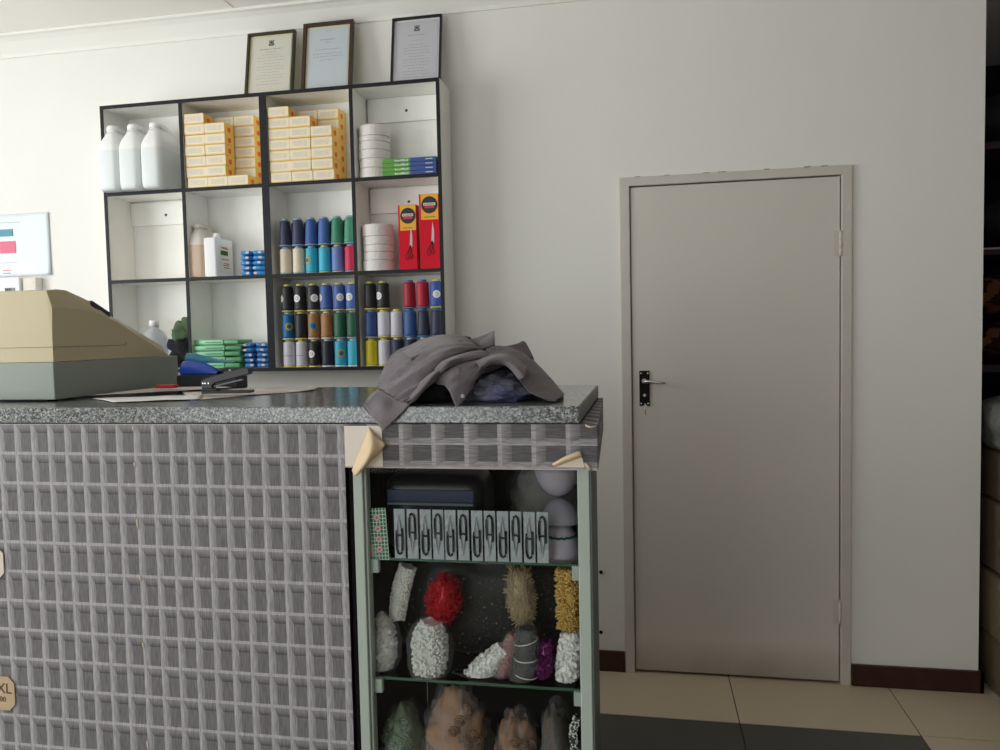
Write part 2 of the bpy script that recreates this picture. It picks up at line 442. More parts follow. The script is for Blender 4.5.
# framed certificates standing on the shelf, leaning on the wall
def certificate(px0, px1, pyt, fcol, pcol, label, crest, lines, fw, heading=True, h=0.26):
    a = at(px0, 90, -0.12).x; b_ = at(px1, 90, -0.12).x
    zb = SZ[3] + 0.001; base = Vector(((a + b_) / 2, -0.105, zb)); a = at(px0, 90, -.10).x; b_ = at(px1, 90, -.10).x; W = b_ - a; base.x = (a + b_) / 2
    h = at((px0 + px1) / 2, pyt, -0.06).z - zb
    root = thing('framed_certificate', label, 'picture frame', base, 0, 'framed certificates on the shelf')
    lean = math.asin(0.055 / h); root.rotation_euler = (-lean, 0, 0)
    mf = mat('frame_' + crest, fcol, .35)
    def fb(x0, x1, z0, z1):
        bm = B(); box(bm, x0, x1, -0.009, 0.009, z0, z1, 0.002); return bm
    bm = B()
    for args in ((-W / 2, -W / 2 + fw, 0, h), (W / 2 - fw, W / 2, 0, h), (-W / 2 + fw, W / 2 - fw, 0, fw), (-W / 2 + fw, W / 2 - fw, h - fw, h)): box(bm, args[0], args[1], -0.009, 0.009, args[2], args[3], 0.0015)
    obj('frame', bm, mf, root)
    bm = B(); box(bm, -W / 2 + fw, W / 2 - fw, 0.002, 0.006, fw, h - fw); obj('mount', bm, mat('mount_' + crest, srgb(222, 214, 168) if crest != 'c' else srgb(225, 225, 228), .7), root)
    bm = B(); q = 0.008; box(bm, -W / 2 + fw + q, W / 2 - fw - q, 0.0005, 0.0018, fw + .002, h - fw - q); paper = obj('certificate', bm, mat('paper_' + crest, pcol, .35, spec=.6), root)
    bm = B(); random.seed(len(label)); pw = W / 2 - fw - 0.03
    for k, (zz, ww, th) in enumerate(lines):
        x = -ww * pw
        while x < ww * pw:
            l = 0.006 + random.random() * .014
            box(bm, x, min(x + l, ww * pw), -0.0001, 0.0004, h * zz - th, h * zz + th); x += l + .004
    obj('printed_lines', bm, mat('print_' + crest, srgb(150, 150, 150) if crest != 'b' else srgb(130, 138, 145), .6), paper)
    if crest in 'ac':       # small printed coat of arms: shield, two supporters and a scroll
        bm = B(); zc = h * 0.84; s = 0.011
        box(bm, -.45 * s, .45 * s, -.0001, .0004, zc - .5 * s, zc + .6 * s)
        for sg in (-1, 1):
            for a0, a1, q0, q1 in ((.55, .85, -.9, .9), (.7, 1.1, .5, 1.05), (.8, 1.15, -1.0, -.3)): box(bm, min(sg * a0, sg * a1) * s, max(sg * a0, sg * a1) * s, -.0001, .0004, zc + q0 * s, zc + q1 * s)
        box(bm, -1.0 * s, 1.0 * s, -0.0001, .0004, zc - 1.25 * s, zc - .75 * s); box(bm, -.3 * s, .3 * s, -0.0001, .0004, zc + .7 * s, zc + 1.1 * s)
        obj('printed_crest', bm, mat('crest_print', srgb(95, 95, 95), .6), paper)
    return root
L1 = [(.745, .75, .0012), (.70, .35, .0006)] + [(.66 - .045 * k, .9 if k % 3 else .6, .0005) for k in range(11)]
L2 = [(.88, .2, .0007), (.76, .5, .0012), (.72, .2, .0007), (.62, .8, .0007), (.56, .95, .0007), (.52, .95, .0007), (.47, .5, .0006)]
L3 = [(.74, .55, .0012), (.66, .3, .0006)] + [(.60 - .043 * k, .8 if k % 4 else .5, .0007) for k in range(12)]
certificate(245, 293, 30.5, srgb(58, 56, 44), srgb(214, 212, 200), 'smallest framed certificate with narrow dark olive frame, standing left on the shelf', 'a', L1, .011, h=.262)
certificate(301.5, 352, 20.5, srgb(66, 50, 44), srgb(196, 205, 211), 'framed certificate with brown wooden frame and bluish paper, standing in the middle', 'b', L2, .015, h=.285)
certificate(391, 441, 15, srgb(24, 24, 26), srgb(198, 198, 204), 'framed certificate with thin black frame and crest, standing right on the shelf', 'c', L3, .0085, h=.272)

# white jerrycans
def jerrycan(name, label, cat, loc, w_, d_, h, body_m, liquid_m, level, rz=0, group=None, label_parts=None, cap_m=None):
    """narrow face towards -Y (width w_), long side d_ along Y; the handle runs back from the neck"""
    root = thing(name, label, cat, loc, rz, group)
    bm = B()
    zs = [0, .01, .03, .60 * h, .68 * h, .76 * h, .84 * h, .90 * h]
    fw = [.86, .97, 1, 1, .95, .80, .62, .50]       # width factor
    y0s = [.04, .01, 0, 0, .02, .06, .12, .16]      # front moves back as the shoulder slopes
    y1s = [.96, .99, 1, 1, .99, .95, .88, .80]
    rings = []
    for z, f, a, b_ in zip(zs, fw, y0s, y1s):
        x = w_ / 2 * f; ya = -d_ / 2 + a * d_; yb = -d_ / 2 + b_ * d_; r = min(x, .03) * .8
        ring = []
        for (cx, cy, st) in ((x - r, yb - r, 0), (-x + r, yb - r, 1), (-x + r, ya + r, 2), (x - r, ya + r, 3)):
            for k in range(5):
                t = (st + k / 4) * PI / 2; ring.append(bm.verts.new((cx + r * math.cos(t), cy + r * math.sin(t), z)))
        rings.append(ring)
    n_ = len(rings[0])
    for i in range(len(rings) - 1):
        for k in range(n_):
            f = bm.faces.new((rings[i][k], rings[i][(k + 1) % n_], rings[i + 1][(k + 1) % n_], rings[i + 1][k])); f.smooth = True
            f.material_index = 1 if zs[i + 1] <= level * h + 1e-6 else 0
    bm.faces.new(list(reversed(rings[0]))).material_index = 1; bm.faces.new(rings[-1])
    obj('body', bm, [body_m, liquid_m], root)
    bm = B(); yc = -d_ / 2 + .28 * d_
    lathe(bm, [(.024 * w_ / .1, .88 * h), (.022 * w_ / .1, .94 * h), (.020 * w_ / .1, .945 * h)], 0, yc, 16); obj('neck', bm, body_m, root)
    bm = B(); lathe(bm, [(.028 * w_ / .1, .915 * h), (.026 * w_ / .1, .98 * h), (.021 * w_ / .1, h)], 0, yc, 18); obj('cap', bm, cap_m or body_m, root)
    bm = B(); tube(bm, [(0, yc + .010, .93 * h), (0, yc + .03, .965 * h), (0, 0 + .01, .96 * h), (0, d_ * .25, .92 * h), (0, d_ * .42, .82 * h), (0, d_ * .44, .72 * h)], .016 * w_ / .1, 10); obj('handle', bm, body_m, root)
    return root
m_hdpe = mat('translucent_white_plastic', srgb(246, 247, 246), .4, spec=.4)
m_hdpeL = mat('liquid_behind_plastic', srgb(232, 238, 238), .4, spec=.4)
zt = floor_z(2)
for k, (x, wd) in enumerate(((-2.243, .100), (-2.141, .100), (-2.035, .098))):
    jerrycan('jerrycan', '%s white plastic jerrycan in the top left shelf compartment, jutting over its edge' % ('leftmost', 'middle', 'rightmost')[k], 'jerrycan', (x, -.138, zt), wd, .205, .288, m_hdpe, m_hdpeL, .6, 0, 'white jerrycans on the top left shelf')

# beige drum and white bottle, middle row second compartment
zm = floor_z(1)
m_brn = mat('brownish_liquid_plastic', srgb(208, 184, 160), .4)
m_hdpeB = mat('yellowed_plastic', srgb(222, 214, 204), .4)
jerrycan('jerrycan', 'plastic jerrycan half full of brownish liquid in the middle row', 'jerrycan', (-1.882, -.095, zm), .088, .15, .238, m_hdpeB, m_brn, .6, 0)
b0 = Vector((-1.808, -.10, zm))
root = thing('canister', 'small white plastic canister with green and red side label, beside the brownish jerrycan', 'canister', b0)
bm = B(); box(bm, -.029, .029, -.072, .072, 0, .172, .009, 3); smooth(obj('body', bm, m_hdpe, root))
bm = B(); lathe(bm, [(.016, .170), (.016, .188), (.013, .196)], 0, -.01, 16); obj('cap', bm, m_hdpe, root)
bm = B(); box(bm, .0291, .0297, -.05, .06, .02, .14); lab = obj('paper_label', bm, mat('bottle_label', srgb(238, 234, 220), .6), root)
bm = B(); box(bm, .0298, .0302, -.035, .025, .098, .118); obj('green_panel', bm, mat('label_green', srgb(52, 98, 46), .6), lab)
bm = B()
for z, y0, y1 in ((.130, -.030, .020), (.125, -.020, .03), (.06, -.010, .035), (.052, -.02, .03), (.042, -.012, .036), (.078, -.03, .03)): box(bm, .0298, .0302, y0, y1, z, z + .004)
obj('red_print', bm, mat('label_red', srgb(205, 105, 100), .6), lab)

# clear bottle, green and black cloth, bottom row left
zb_ = floor_z(0)
b0 = Vector((-2.122, -.13, zb_))
root = thing('plastic_bottle', 'clear round plastic bottle standing behind the cash register', 'bottle', b0)
m_clear = mat('cloudy_clear_plastic', srgb(205, 210, 214), .2, alpha=.55)
bm = B(); lathe(bm, [(.05, 0), (.054, .01), (.054, .12), (.052, .14), (.04, .165), (.02, .18), (.018, .19)], 0, 0, 24); obj('body', bm, m_clear, root)
bm = B(); lathe(bm, [(.021, .19), (.021, .215), (.019, .218)], 0, 0, 18); obj('cap', bm, m_hdpe, root)
b0 = Vector((-1.985, -.12, zb_))
root = thing('cloth_bundle', 'crumpled bundle of olive green and black cloth in the bottom left compartment', 'cloth', b0)
bm = B(); blob(bm, (0.0, 0, .07), (.062, .05, .07), amp=.5, fs=2.2, seed=4, flat=0); obj('black_cloth', bm, mat('black_cloth', srgb(30, 31, 36), .9), root)
bm = B(); blob(bm, (-.005, .0, .162), (.045, .038, .052), amp=.35, fs=1.5, seed=9); blob(bm, (.022, 0, .192), (.032, .03, .042), amp=.3, fs=1.6, seed=2); obj('green_cloth', bm, mat('olive_cloth', srgb(84, 104, 76), .9), root)
bm = B(); blob(bm, (-.05, -.02, .105), (.016, .02, .02), amp=.5, seed=3); obj('blue_cloth', bm, mat('navy_cloth', srgb(44, 58, 130), .9), root)

# ---- cartons of thread
m_carton, nt, b, tc, (X, Y, Z) = newmat('cream_carton', 0.55, 0.35)
U = (X / .094 + .5); V = Z / .0452                     # front face: cream with pale grey print, amber borders
nz = noise_s(nt, tc, 260, (1, 1, 3), 2)
inner = U.gt(.14) * U.lt(.86) * V.gt(.26) * V.lt(.76)
txt = inner * nz.gt(.52) * .55
border = (V.lt(.12) + V.gt(.94)).clamp()
c1 = tint(nt, border.clamp(), srgb(242, 230, 202), srgb(240, 208, 128))
mx = nt.nodes.new('ShaderNodeMix'); mx.data_type = 'RGBA'; nt.links.new(txt.o, mx.inputs[0]); nt.links.new(c1, mx.inputs[6]); mx.inputs[7].default_value = srgb(176, 172, 176)
nt.links.new(mx.outputs[2], b.inputs['Base Color'])
m_cartons, nt, b, tc, (X, Y, Z) = newmat('amber_carton_end', 0.5, 0.35)
nz = noise_s(nt, tc, 45, (1, 1, 1), 2)
dx = (Y * Y + (Z - .022) * (Z - .022)); spot = dx.lt(.00020) * nz.gt(.42)
nt.links.new(tint(nt, spot, srgb(255, 208, 100), srgb(238, 112, 60)), b.inputs['Base Color'])
cartonP = thing('thread_carton', 'x', 'carton', (0, 0, 0), 0, 'cream and amber cartons on the shelf')
bm = B(); box(bm, -.047, .047, -.038, .038, 0, .045, .001, 1)
for f in bm.faces:
    f.material_index = 1 if abs(f.calc_center_median().x) > .0465 else 0
obj('box', bm, [m_carton, m_cartons], cartonP)
bm = B(); box(bm, -.0469, .0469, -.0383, -.0377, .0425, .0438); obj('flap_seam', bm, mat('seam_amber', srgb(214, 166, 90), .6), cartonP)
ordn = ['bottom', 'second', 'third', 'fourth', 'fifth', 'sixth', 'top']
first = True
random.seed(5)
CW = .0955
for ci, (xl, counts) in enumerate(((SX[1] + .011, (7, 6, 1)), (SX[2] + .018, (7, 6, 5)))):
    comp = ('left', 'right')[ci]
    for col, cnt in enumerate(counts):
        for k in range(cnt):
            pos = (xl + .048 + col * CW + .006 * (k == 0) + random.uniform(-.0012, .0012), -.138 + random.uniform(-.002, .002), zt + k * .0456)
            nm = ordn[k] if k < cnt - 1 else ('top' if cnt > 1 else 'only')
            lab = 'cream thread carton, %s of the %s front stack, %s carton compartment' % (nm, ('left', 'middle', 'right')[col], comp)
            if first: cartonP.location = pos; cartonP['label'] = lab; first = False
            else: dup(cartonP, pos, 0, lab)
    for col in (1, 2):
        for k in range(7):
            pos = (xl + .048 + col * CW - .002, -.056, zt + k * .0456)
            lab = 'cream thread carton, %s of the %s rear stack, %s carton compartment' % (ordn[k], ('left', 'middle', 'right')[col], comp)
            dup(cartonP, pos, 0, lab)

# ---- white tape rolls
m_tape = mat('white_woven_tape', srgb(232, 228, 224), .6, bump=.3, bscale=90)
rollP = None
def rolls(x, r_, z0, hs, where):
    global rollP
    z = z0
    for k, hh in enumerate(hs):
        root = thing('tape_roll', 'white tape roll, %s of the stack in the %s compartment' % (('bottom', 'second', 'third', 'fourth', 'fifth', 'sixth')[k] if k < len(hs) - 1 else 'topmost', where), 'tape roll', (x + random.uniform(-.002, .002), -.108, z), 0, 'white tape rolls')
        bm = B(); prof = [(r_ * .96, 0), (r_ * .996, .0015), (r_, .004)]
        zz = .004
        while zz < hh - .010: zz += .004; prof.append((r_ - (.0004 if len(prof) % 2 else 0), zz))
        prof += [(r_ * .996, hh - .002), (r_ * .96, hh - .0004)]
        lathe(bm, prof, 0, 0, 32); obj('wound_tape', bm, m_tape, root)
        bm = B(); lathe(bm, [(.02, hh - .0004), (.02, hh + .00005)], 0, 0, 20); obj('cardboard_core', bm, mat('core_card', srgb(190, 175, 155), .8), root)
        z += hh + .0003
rolls(-1.062, .066, zt, (.043, .038, .037, .034, .022, .045), 'top right')
rolls(-1.058, .066, zm, (.045, .034, .03, .036, .05), 'middle right')

# ---- green and blue flat boxes
m_gb, nt, b, tc, (X, Y, Z) = newmat('green_blue_box', 0.35, 0.4)
zig = (Z * 90.0).fract() - .5
split = (X + (Z - .010).abs() * 1.0).gt(.008)
nt.links.new(tint(nt, split, srgb(92, 158, 66), srgb(58, 82, 148)), b.inputs['Base Color'])
m_wprint = mat('white_print', srgb(225, 232, 228), .5)
gbP = thing('flat_box', 'x', 'box', (0, 0, 0), 0, 'green and blue flat boxes')
bm = B(); box(bm, -.115, .115, -.06, .06, 0, .0172, .001, 1); gbb = obj('box', bm, m_gb, gbP)
bm = B(); random.seed(8)
x = -.062
while x < -.004:
    l = random.uniform(.003, .006); box(bm, x, x + l, -.0606, -.0601, .005, .0115 + random.choice((0, .0012, -.0015))); x += l + .0016
x = .07
while x < .098:
    l = random.uniform(.002, .004); box(bm, x, x + l, -.0606, -.0601, .007, .0108); x += l + .0012
obj('printed_lettering', bm, m_wprint, gbP)
bm = B(); box(bm, .1151, .1156, -.059, .059, .001, .0162); obj('end_flap', bm, mat('navy_card', srgb(28, 34, 66), .5), gbP)
for k in range(4):
    lab = 'flat green and blue box, %s of four stacked beside the tape rolls' % ('lowest', 'second lowest', 'second highest', 'topmost')[k]
    pos = (-.894, -.112, zt + k * .0178)
    if k == 0: gbP.location = pos; gbP['label'] = lab
    else: dup(gbP, pos, 0, lab)

# ---- red scissors boxes
m_red = mat('red_card', srgb(212, 16, 44), .5, spec=.15); m_ylw = mat('amber_print', srgb(238, 176, 40), .4)
m_blk = mat('black_print', srgb(28, 26, 28), .4); m_wht = mat('white_print2', srgb(238, 236, 234), .4); m_red2 = mat('red_print2', srgb(210, 40, 54), .4)
m_steel = mat('printed_steel', srgb(196, 190, 196), .4)
def scissors_box(x0, x1, z1, dpt, label):
    W = x1 - x0; H = z1 - zm
    root = thing('scissors_box', label, 'box', ((x0 + x1) / 2, -.145, zm), 0, 'red scissors boxes')
    bm = B(); box(bm, -W / 2, W / 2, -.022, .022, 0, H, .001, 1); obj('box', bm, m_red, root)
    yf = -.0222
    bm = B(); box(bm, -W / 2 + .008, W / 2 - .002, yf - .0005, yf, H - .105, H - .001); yp = obj('amber_panel', bm, m_ylw, root)
    bm = B(); disc(bm, .003, H - .045, yf - .0006, W * .42, 28, .0006); cp = obj('black_emblem', bm, m_blk, yp)
    bm = B(); box(bm, .003 - W * .30, .003 + W * .30, yf - .0018, yf - .0013, H - .047, H - .037)
    obj('white_band', bm, m_wht, cp)
    bm = B(); box(bm, .003 - W * .25, .003 + W * .25, yf - .0018, yf - .0013, H - .058, H - .0485); obj('red_band', bm, m_red2, cp)
    bm = B(); random.seed(2)
    x = .003 - W * .26
    while x < W * .26:
        box(bm, x, x + .004, yf - .0022, yf - .0019, H - .045, H - .0395); x += .0062
    x = -.018
    obj('emblem_lettering', bm, m_blk, cp)
    bm = B(); x = -W * .25
    while x < W * .3:
        box(bm, x, x + .003, yf - .0012, yf - .0007, H - .097, H - .092); x += .0048
    obj('amber_lettering', bm, mat('ochre_print', srgb(170, 120, 30), .5), yp)
    # printed picture of tailor's scissors, blades up
    s = W / .08
    bm = B(); zc = H * .36; xc = .012
    prism(bm, [(xc - .004 * s, zc), (xc + .007 * s, zc - .004), (xc + .008 * s, zc + .045), (xc + .002 * s, zc + .082), (xc - .001 * s, zc + .05)], yf - .0006, yf, 'y')
    obj('printed_blades', bm, m_steel, root)
    bm = B()
    for dx, dz, r_ in ((-.016, -.042, .010), (.001, -.040, .008)):
        ring = [(xc + dx * s + r_ * s * .7 * math.cos(a), yf - .001, zc + dz + r_ * 1.5 * math.sin(a)) for a in [2 * PI * k / 16 for k in range(17)]]
        tube(bm, ring, .0011, 6)
        tube(bm, [(xc + dx * s * .9, yf - .001, zc + dz + r_ * 1.4), (xc, yf - .001, zc + .004)], .0018, 6)
    obj('printed_handles', bm, m_blk, root)
scissors_box(-.949, -.871, 1.994, .05, 'shorter red scissors box with black round emblem, beside the tape rolls')
scissors_box(-.858, -.775, 2.034, .05, 'taller red scissors box with black round emblem, at the right shelf end')

# ---- thread spools
SP = {}
def thread_mat(c):
    key = 'thread_%d_%d_%d' % c
    if key in MATS: return MATS[key]
    m, nt, b, tc, (X, Y, Z) = newmat(key, .45, .35)
    n_ = noise_s(nt, tc, 60, (.3, .3, 6), 2)
    col = srgb(*c); dk = tuple(v * .82 for v in col[:3]) + (1,)
    nt.links.new(tint(nt, n_, dk, col), b.inputs['Base Color']); b.inputs['Sheen Weight'].default_value = .2
    return m
def spool(pos, c, base_c, label, kind=None, cone=False, r=.0275, group='thread spools on the shelf', back=False):
    root = thing('thread_spool', label, 'thread spool', pos, 0, group)
    rt = r * (.80 if cone else .95)
    bm = B(); prof = [(r * .93, .006), (r, .010)]
    for k in range(1, 12): prof.append((r + (rt - r) * k / 12 - (.0004 if k % 2 else 0), .010 + .093 * k / 12))
    prof += [(rt, .103), (rt * .93, .108), (rt * .6, .110)]
    lathe(bm, prof, 0, 0, 20); body = obj('thread', bm, thread_mat(c), root)
    bm = B(); rb = r * (1.06 if cone else 1.035); lathe(bm, [(rb, 0), (rb, .003), (r * .93, .0058)], 0, 0, 20); obj('base', bm, mat('plastic_%d_%d_%d' % base_c, srgb(*base_c), .4), root)
    bm = B(); lathe(bm, [(r * .62, .1101), (r * .6, .116), (r * .5, .1185)], 0, 0, 14); obj('cone_tip', bm, mat('plastic_%d_%d_%d' % base_c, srgb(*base_c), .4), root)
    def curved(r0, r1, ang, mm, zc=.056, nm='round_label', lift=.0007):      # a ring or disc wrapped on the front
        bm = B(); N = 20; Rr = (r + rt) / 2 + lift
        def wp(rr, t):
            u = rr * math.cos(t) / Rr + ang; return (Rr * math.sin(u), -Rr * math.cos(u), zc + rr * math.sin(t))
        o_ = [bm.verts.new(wp(r1, 2 * PI * k / N)) for k in range(N)]; i_ = [bm.verts.new(wp(max(r0, .0005), 2 * PI * k / N)) for k in range(N)]
        for k in range(N): bm.faces.new((o_[k], o_[(k + 1) % N], i_[(k + 1) % N], i_[k]))
        if r0 == 0:
            bm.faces.new(i_)
        return solid(obj(nm, bm, mm, root), .0004)
    if kind:
        t, ang = kind
        if t == 'white': curved(0, .0165, ang, m_wht); curved(.004, .009, ang, mat('faint_print', srgb(206, 207, 212), .5), nm='label_print', lift=.0012)
        if t == 'gold': curved(.009, .0175, ang, mat('gold_ring', srgb(170, 165, 60), .5)); curved(0, .009, ang, mat('label_blue', srgb(18, 92, 160), .5), nm='label_centre')
        if t == 'goldblue': curved(0, .017, ang, mat('label_teal', srgb(70, 150, 130), .5)); curved(0, .012, ang, mat('label_blue', srgb(18, 92, 160), .5), nm='label_centre', lift=.0012)
        if t == 'lines':
            bm = B(); Rr = (r + rt) / 2 + .0006
            for z0, z1 in ((.048, .051),):
                V0 = []
                for k in range(9):
                    u = ang + (-.5 + k / 8) * 1.4; V0.append((bm.verts.new((Rr * math.sin(u), -Rr * math.cos(u), z0)), bm.verts.new((Rr * math.sin(u), -Rr * math.cos(u), z1))))
                for k in range(8): bm.faces.new((V0[k][0], V0[k + 1][0], V0[k + 1][1], V0[k][1]))
            solid(obj('printed_line', bm, mat('grey_print', srgb(150, 152, 160), .6), root), .0004)
    return root
NAVY = (50, 58, 88); BLUE = (60, 98, 168); GRN = (62, 142, 112); CRM = (226, 212, 190); CYN = (50, 180, 214); PER = (112, 132, 200); CRI = (214, 42, 88)
BLK = (34, 34, 42); DGRN = (40, 104, 82); BRN = (166, 118, 70); TEAL = (20, 110, 170); WHT = (224, 224, 234); RED = (190, 24, 56); YEL = (222, 206, 32); DNV = (52, 58, 88)
LB = (150, 172, 196); YB = (214, 204, 110); BB = (86, 128, 178); WB = (214, 218, 224)
x2 = [-1.466, -1.4065, -1.347, -1.288, -1.229, -1.1705]
x3 = [-1.090, -1.0325, -.975, -.917, -.859, -.800]
PITCH = .1195
nth = ['first', 'second', 'third', 'fourth', 'fifth', 'sixth']
def row(xs, r_, level, specs, where, y=-.142):
    for k, s in enumerate(specs):
        if s is None: continue
        cname, c, bc = s[:3]; kind = s[3] if len(s) > 3 else None; cone = s[4] if len(s) > 4 else False
        extra = {'white': ' with white round label', 'gold': ' with gold ring label', 'goldblue': ' with blue round label', 'lines': ' with grey printed line'}.get(kind[0], '') if kind else ''
        spool((xs[k], y, floor_z(r_) + level * PITCH), c, bc, '%s thread spool%s, %s in the %s' % (cname, extra, nth[k], where), kind, cone)
row(x2, 1, 1, [('navy', NAVY, LB, None, True), ('navy', (62, 66, 98), LB, None, True), ('blue', BLUE, LB, None, True), ('blue', (70, 110, 182), LB, None, True), ('green', GRN, LB, None, True), ('green', (74, 156, 124), LB, None, True)], 'highest spool row')
row(x2, 1, 0, [('cream', CRM, LB), ('cream', (232, 222, 200), LB), ('cyan', CYN, LB, ('gold', -.45)), ('cyan', (62, 190, 222), YB), ('pale blue', PER, YB), ('crimson', CRI, LB)], 'second highest spool row')
row(x2, 0, 2, [('black', BLK, YB, ('white', -.9)), ('black', BLK, YB, ('white', -.25)), ('black', (40, 38, 48), YB, ('white', .55)), ('blue', (70, 104, 176), YB, ('white', -.95)), ('blue', (70, 104, 176), YB, ('white', .5)), ('blue', (76, 112, 184), YB, ('white', -.2))], 'row just below the cream spools')
row(x2, 0, 1, [('teal blue', TEAL, WB, ('gold', .5)), ('black', BLK, YB), ('brown', BRN, WB, ('goldblue', .2)), ('brown', (176, 128, 76), WB), ('green', DGRN, LB), ('dark green', (36, 96, 76), LB)], 'row with brown spools')
row(x2, 0, 0, [('white', WHT, YB, ('lines', .3)), ('white', (216, 216, 228), YB, ('lines', -.1)), ('black', BLK, YB, ('white', -.3)), ('navy black', (38, 40, 54), WB), ('cyan', CYN, WB, ('gold', .4)), ('cyan', (66, 192, 220), WB)], 'lowest row under brown spools')
row(x3, 0, 2, [('black', BLK, YB), ('black', (44, 46, 50), YB, ('white', -.5)), None, ('red', (170, 24, 52), BB), ('red', RED, BB, None, False), ('blue', (60, 92, 176), YB, ('white', .3))], 'upper right compartment row')
row(x3, 0, 1, [('blue', (50, 80, 140), LB), ('white', WHT, YB), ('white', (218, 216, 226), YB), ('blue', (62, 100, 160), BB, None, False), ('navy', DNV, BB, None, True), ('navy', (54, 58, 84), BB, None, True)], 'middle right compartment row')
row(x3, 0, 0, [('yellow', YEL, YB), ('white', WHT, YB), ('navy', DNV, WB), ('navy', (44, 48, 80), WB), ('blue', BLUE, WB), ('navy', NAVY, WB)], 'lowest right compartment row')
for k in (0, 1, 2, 3, 4):       # a second line of spools behind, glimpsed in the gaps
    c = [NAVY, DNV, (40, 70, 130), (30, 70, 90), (30, 90, 70), (30, 90, 70)][k]
    for lv in (0, 1):
        spool((x2[k] + (.024 if k < 5 else .021), -.076, floor_z(1) + lv * PITCH), (c if lv else (34, 40, 56)), LB, 'dark spool behind the %s front spool of the %s spool row' % (nth[k], ('second highest', 'highest')[lv]), group='spools in the second line')

# ---- blue packets and green packets
def pillow(bm, c, w_, d_, h, mi=0, seed=0, sup=4.0):
    blob(bm, c, (w_ / 2, d_ / 2, h / 2), 20, 10, .10, 2.5, seed, None, mi, sup); return bm
m_bluep = mat('blue_foil_packet', srgb(60, 150, 214), .3, spec=.5, vary=.3, vscale=40)
m_bluep2 = mat('navy_foil_packet', srgb(58, 130, 200), .3, spec=.5, vary=.3, vscale=40)
m_lbl = mat('packet_label', srgb(220, 205, 205), .5)
def blue_stack(xs, z0, n, where, m_):
    for ci, x in enumerate(xs):
        for k in range(n):
            hh = .0212; rot = random.uniform(-.08, .08)
            o = thing('blue_packet', 'blue foil packet, %s in the %s stack in the %s' % (('bottom', 'second', 'middle', 'fourth', 'top')[k], ('left', 'right')[ci], where), 'packet', (x, -.115, z0 + k * .0222), rot, 'blue packets in the ' + where)
            bm = B(); pillow(bm, (0, 0, hh / 2), .054, .09, hh, seed=k + ci * 7); obj('pack', bm, m_, o)
            bm = B(); sx = random.choice((-.018, .004, .008)); box(bm, sx, sx + .014, -.0475, -.043, hh * .3, hh * .75, .0005, 1); obj('paper_label', bm, m_lbl, o)
random.seed(11)
blue_stack((-1.652, -1.594), zm, 5, 'middle row', m_bluep)
blue_stack((-1.652, -1.594), zb_, 5, 'bottom row', m_bluep2)
m_mint = mat('mint_packet', srgb(134, 206, 160), .3, spec=.5, vary=.12, vscale=25); m_green = mat('green_packet_side', srgb(84, 156, 104), .35, vary=.2, vscale=30)
for k in range(5):
    o = thing('green_packet', 'mint green flat packet, %s of the stack of five in the bottom row' % ('bottom', 'second', 'middle', 'fourth', 'top')[k], 'packet', (-1.80 + (.006 if k == 4 else 0) + (k % 2) * .004, -.115, zb_ + k * .0255), (-.10 if k == 4 else random.uniform(-.03, .03)), 'mint green packets')
    bm = B(); box(bm, -.115, .04, -.055, .055, .0005, .0245, .006, 3); smooth(obj('pack', bm, m_mint, o))
    bm = B(); box(bm, .0402, .115, -.053, .053, .002, .0225, .006, 3); smooth(obj('pack_end', bm, m_green, o))
    bm = B()
    for q in range(9): box(bm, -.05 + q * .009, -.044 + q * .009, -.0556, -.0551, .010, .0145)
    obj('printed_line', bm, mat('dark_green_print', srgb(40, 100, 66), .5), o)

# ------------------------------------------------------------------ poster and wall box
p0 = Vector((-3.12, -0.004, 1.78)); 
poster = thing('paper_poster', 'white paper notice with teal and pink panels taped to the left wall area', 'poster', p0)
bm = B()
rows = []
for j in range(6):
    rows.append([Vector((-3.12 + (.375) * i / 6, -.004 - (.004 * (noise.noise(Vector((i * .8, j * .7, 3))) + .5) if 0 < j < 6 else .002) - (.006 if (j == 0 and i in (5, 6)) else 0), 1.78 + .30 * j / 5)) for i in range(7)])
sheet(bm, rows, 3); solid(obj('paper', bm, mat('white_notice_paper', srgb(226, 236, 242), .4, vary=.02), poster, p0), .0006)
def patch(name, x0, x1, z0, z1, m_, y=-.0092):
    bm = B(); box(bm, x0, x1, y - .0005, y, z0, z1); return obj(name, bm, m_, poster, p0)
patch('teal_panel', -3.04, -2.944, 1.974, 2.008, mat('teal_print', srgb(86, 150, 168), .5))
patch('pink_panel', -3.02, -2.932, 1.893, 1.95, mat('pink_print', srgb(226, 110, 140), .5))
patch('small_red_line', -3.01, -2.965, 1.808, 1.812, mat('pink_print', srgb(226, 110, 140), .5)); patch('small_grey_line', -3.01, -2.965, 1.795, 1.799, mat('grey_print', srgb(150, 152, 160), .6))
patch('heading_rule', -3.04, -2.90, 2.038, 2.041, mat('pale_print', srgb(185, 195, 205), .6)); patch('divider_rule', -3.06, -2.93, 1.846, 1.848, mat('pale_print', srgb(185, 195, 205), .6))
b0 = Vector((-2.99, 0, 1.62))
o = thing('wall_unit', 'white plastic wall unit with small dark display below the notice', 'electric box', b0)
bm = B(); box(bm, -3.15, -2.875, -.06, -.0005, 1.62, 1.772, .006); obj('casing', bm, mat('white_plastic', srgb(235, 235, 232), .4), o, b0)
bm = B(); box(bm, -2.955, -2.90, -.0625, -.0602, 1.70, 1.722); obj('display', bm, mat('lcd_grey', srgb(100, 108, 112), .3), o, b0)
bm = B(); box(bm, -2.952, -2.935, -.0635, -.0626, 1.703, 1.719); box(bm, -2.93, -2.922, -.0635, -.0626, 1.703, 1.719); obj('display_digits', bm, m_blk, o, b0)
bm = B(); box(bm, -2.874, -2.80, -.045, -.0005, 1.62, 1.768, .004)
for k in range(7): box(bm, -2.868, -2.81, -.047, -.0452, 1.64 + k * .017, 1.644 + k * .017)
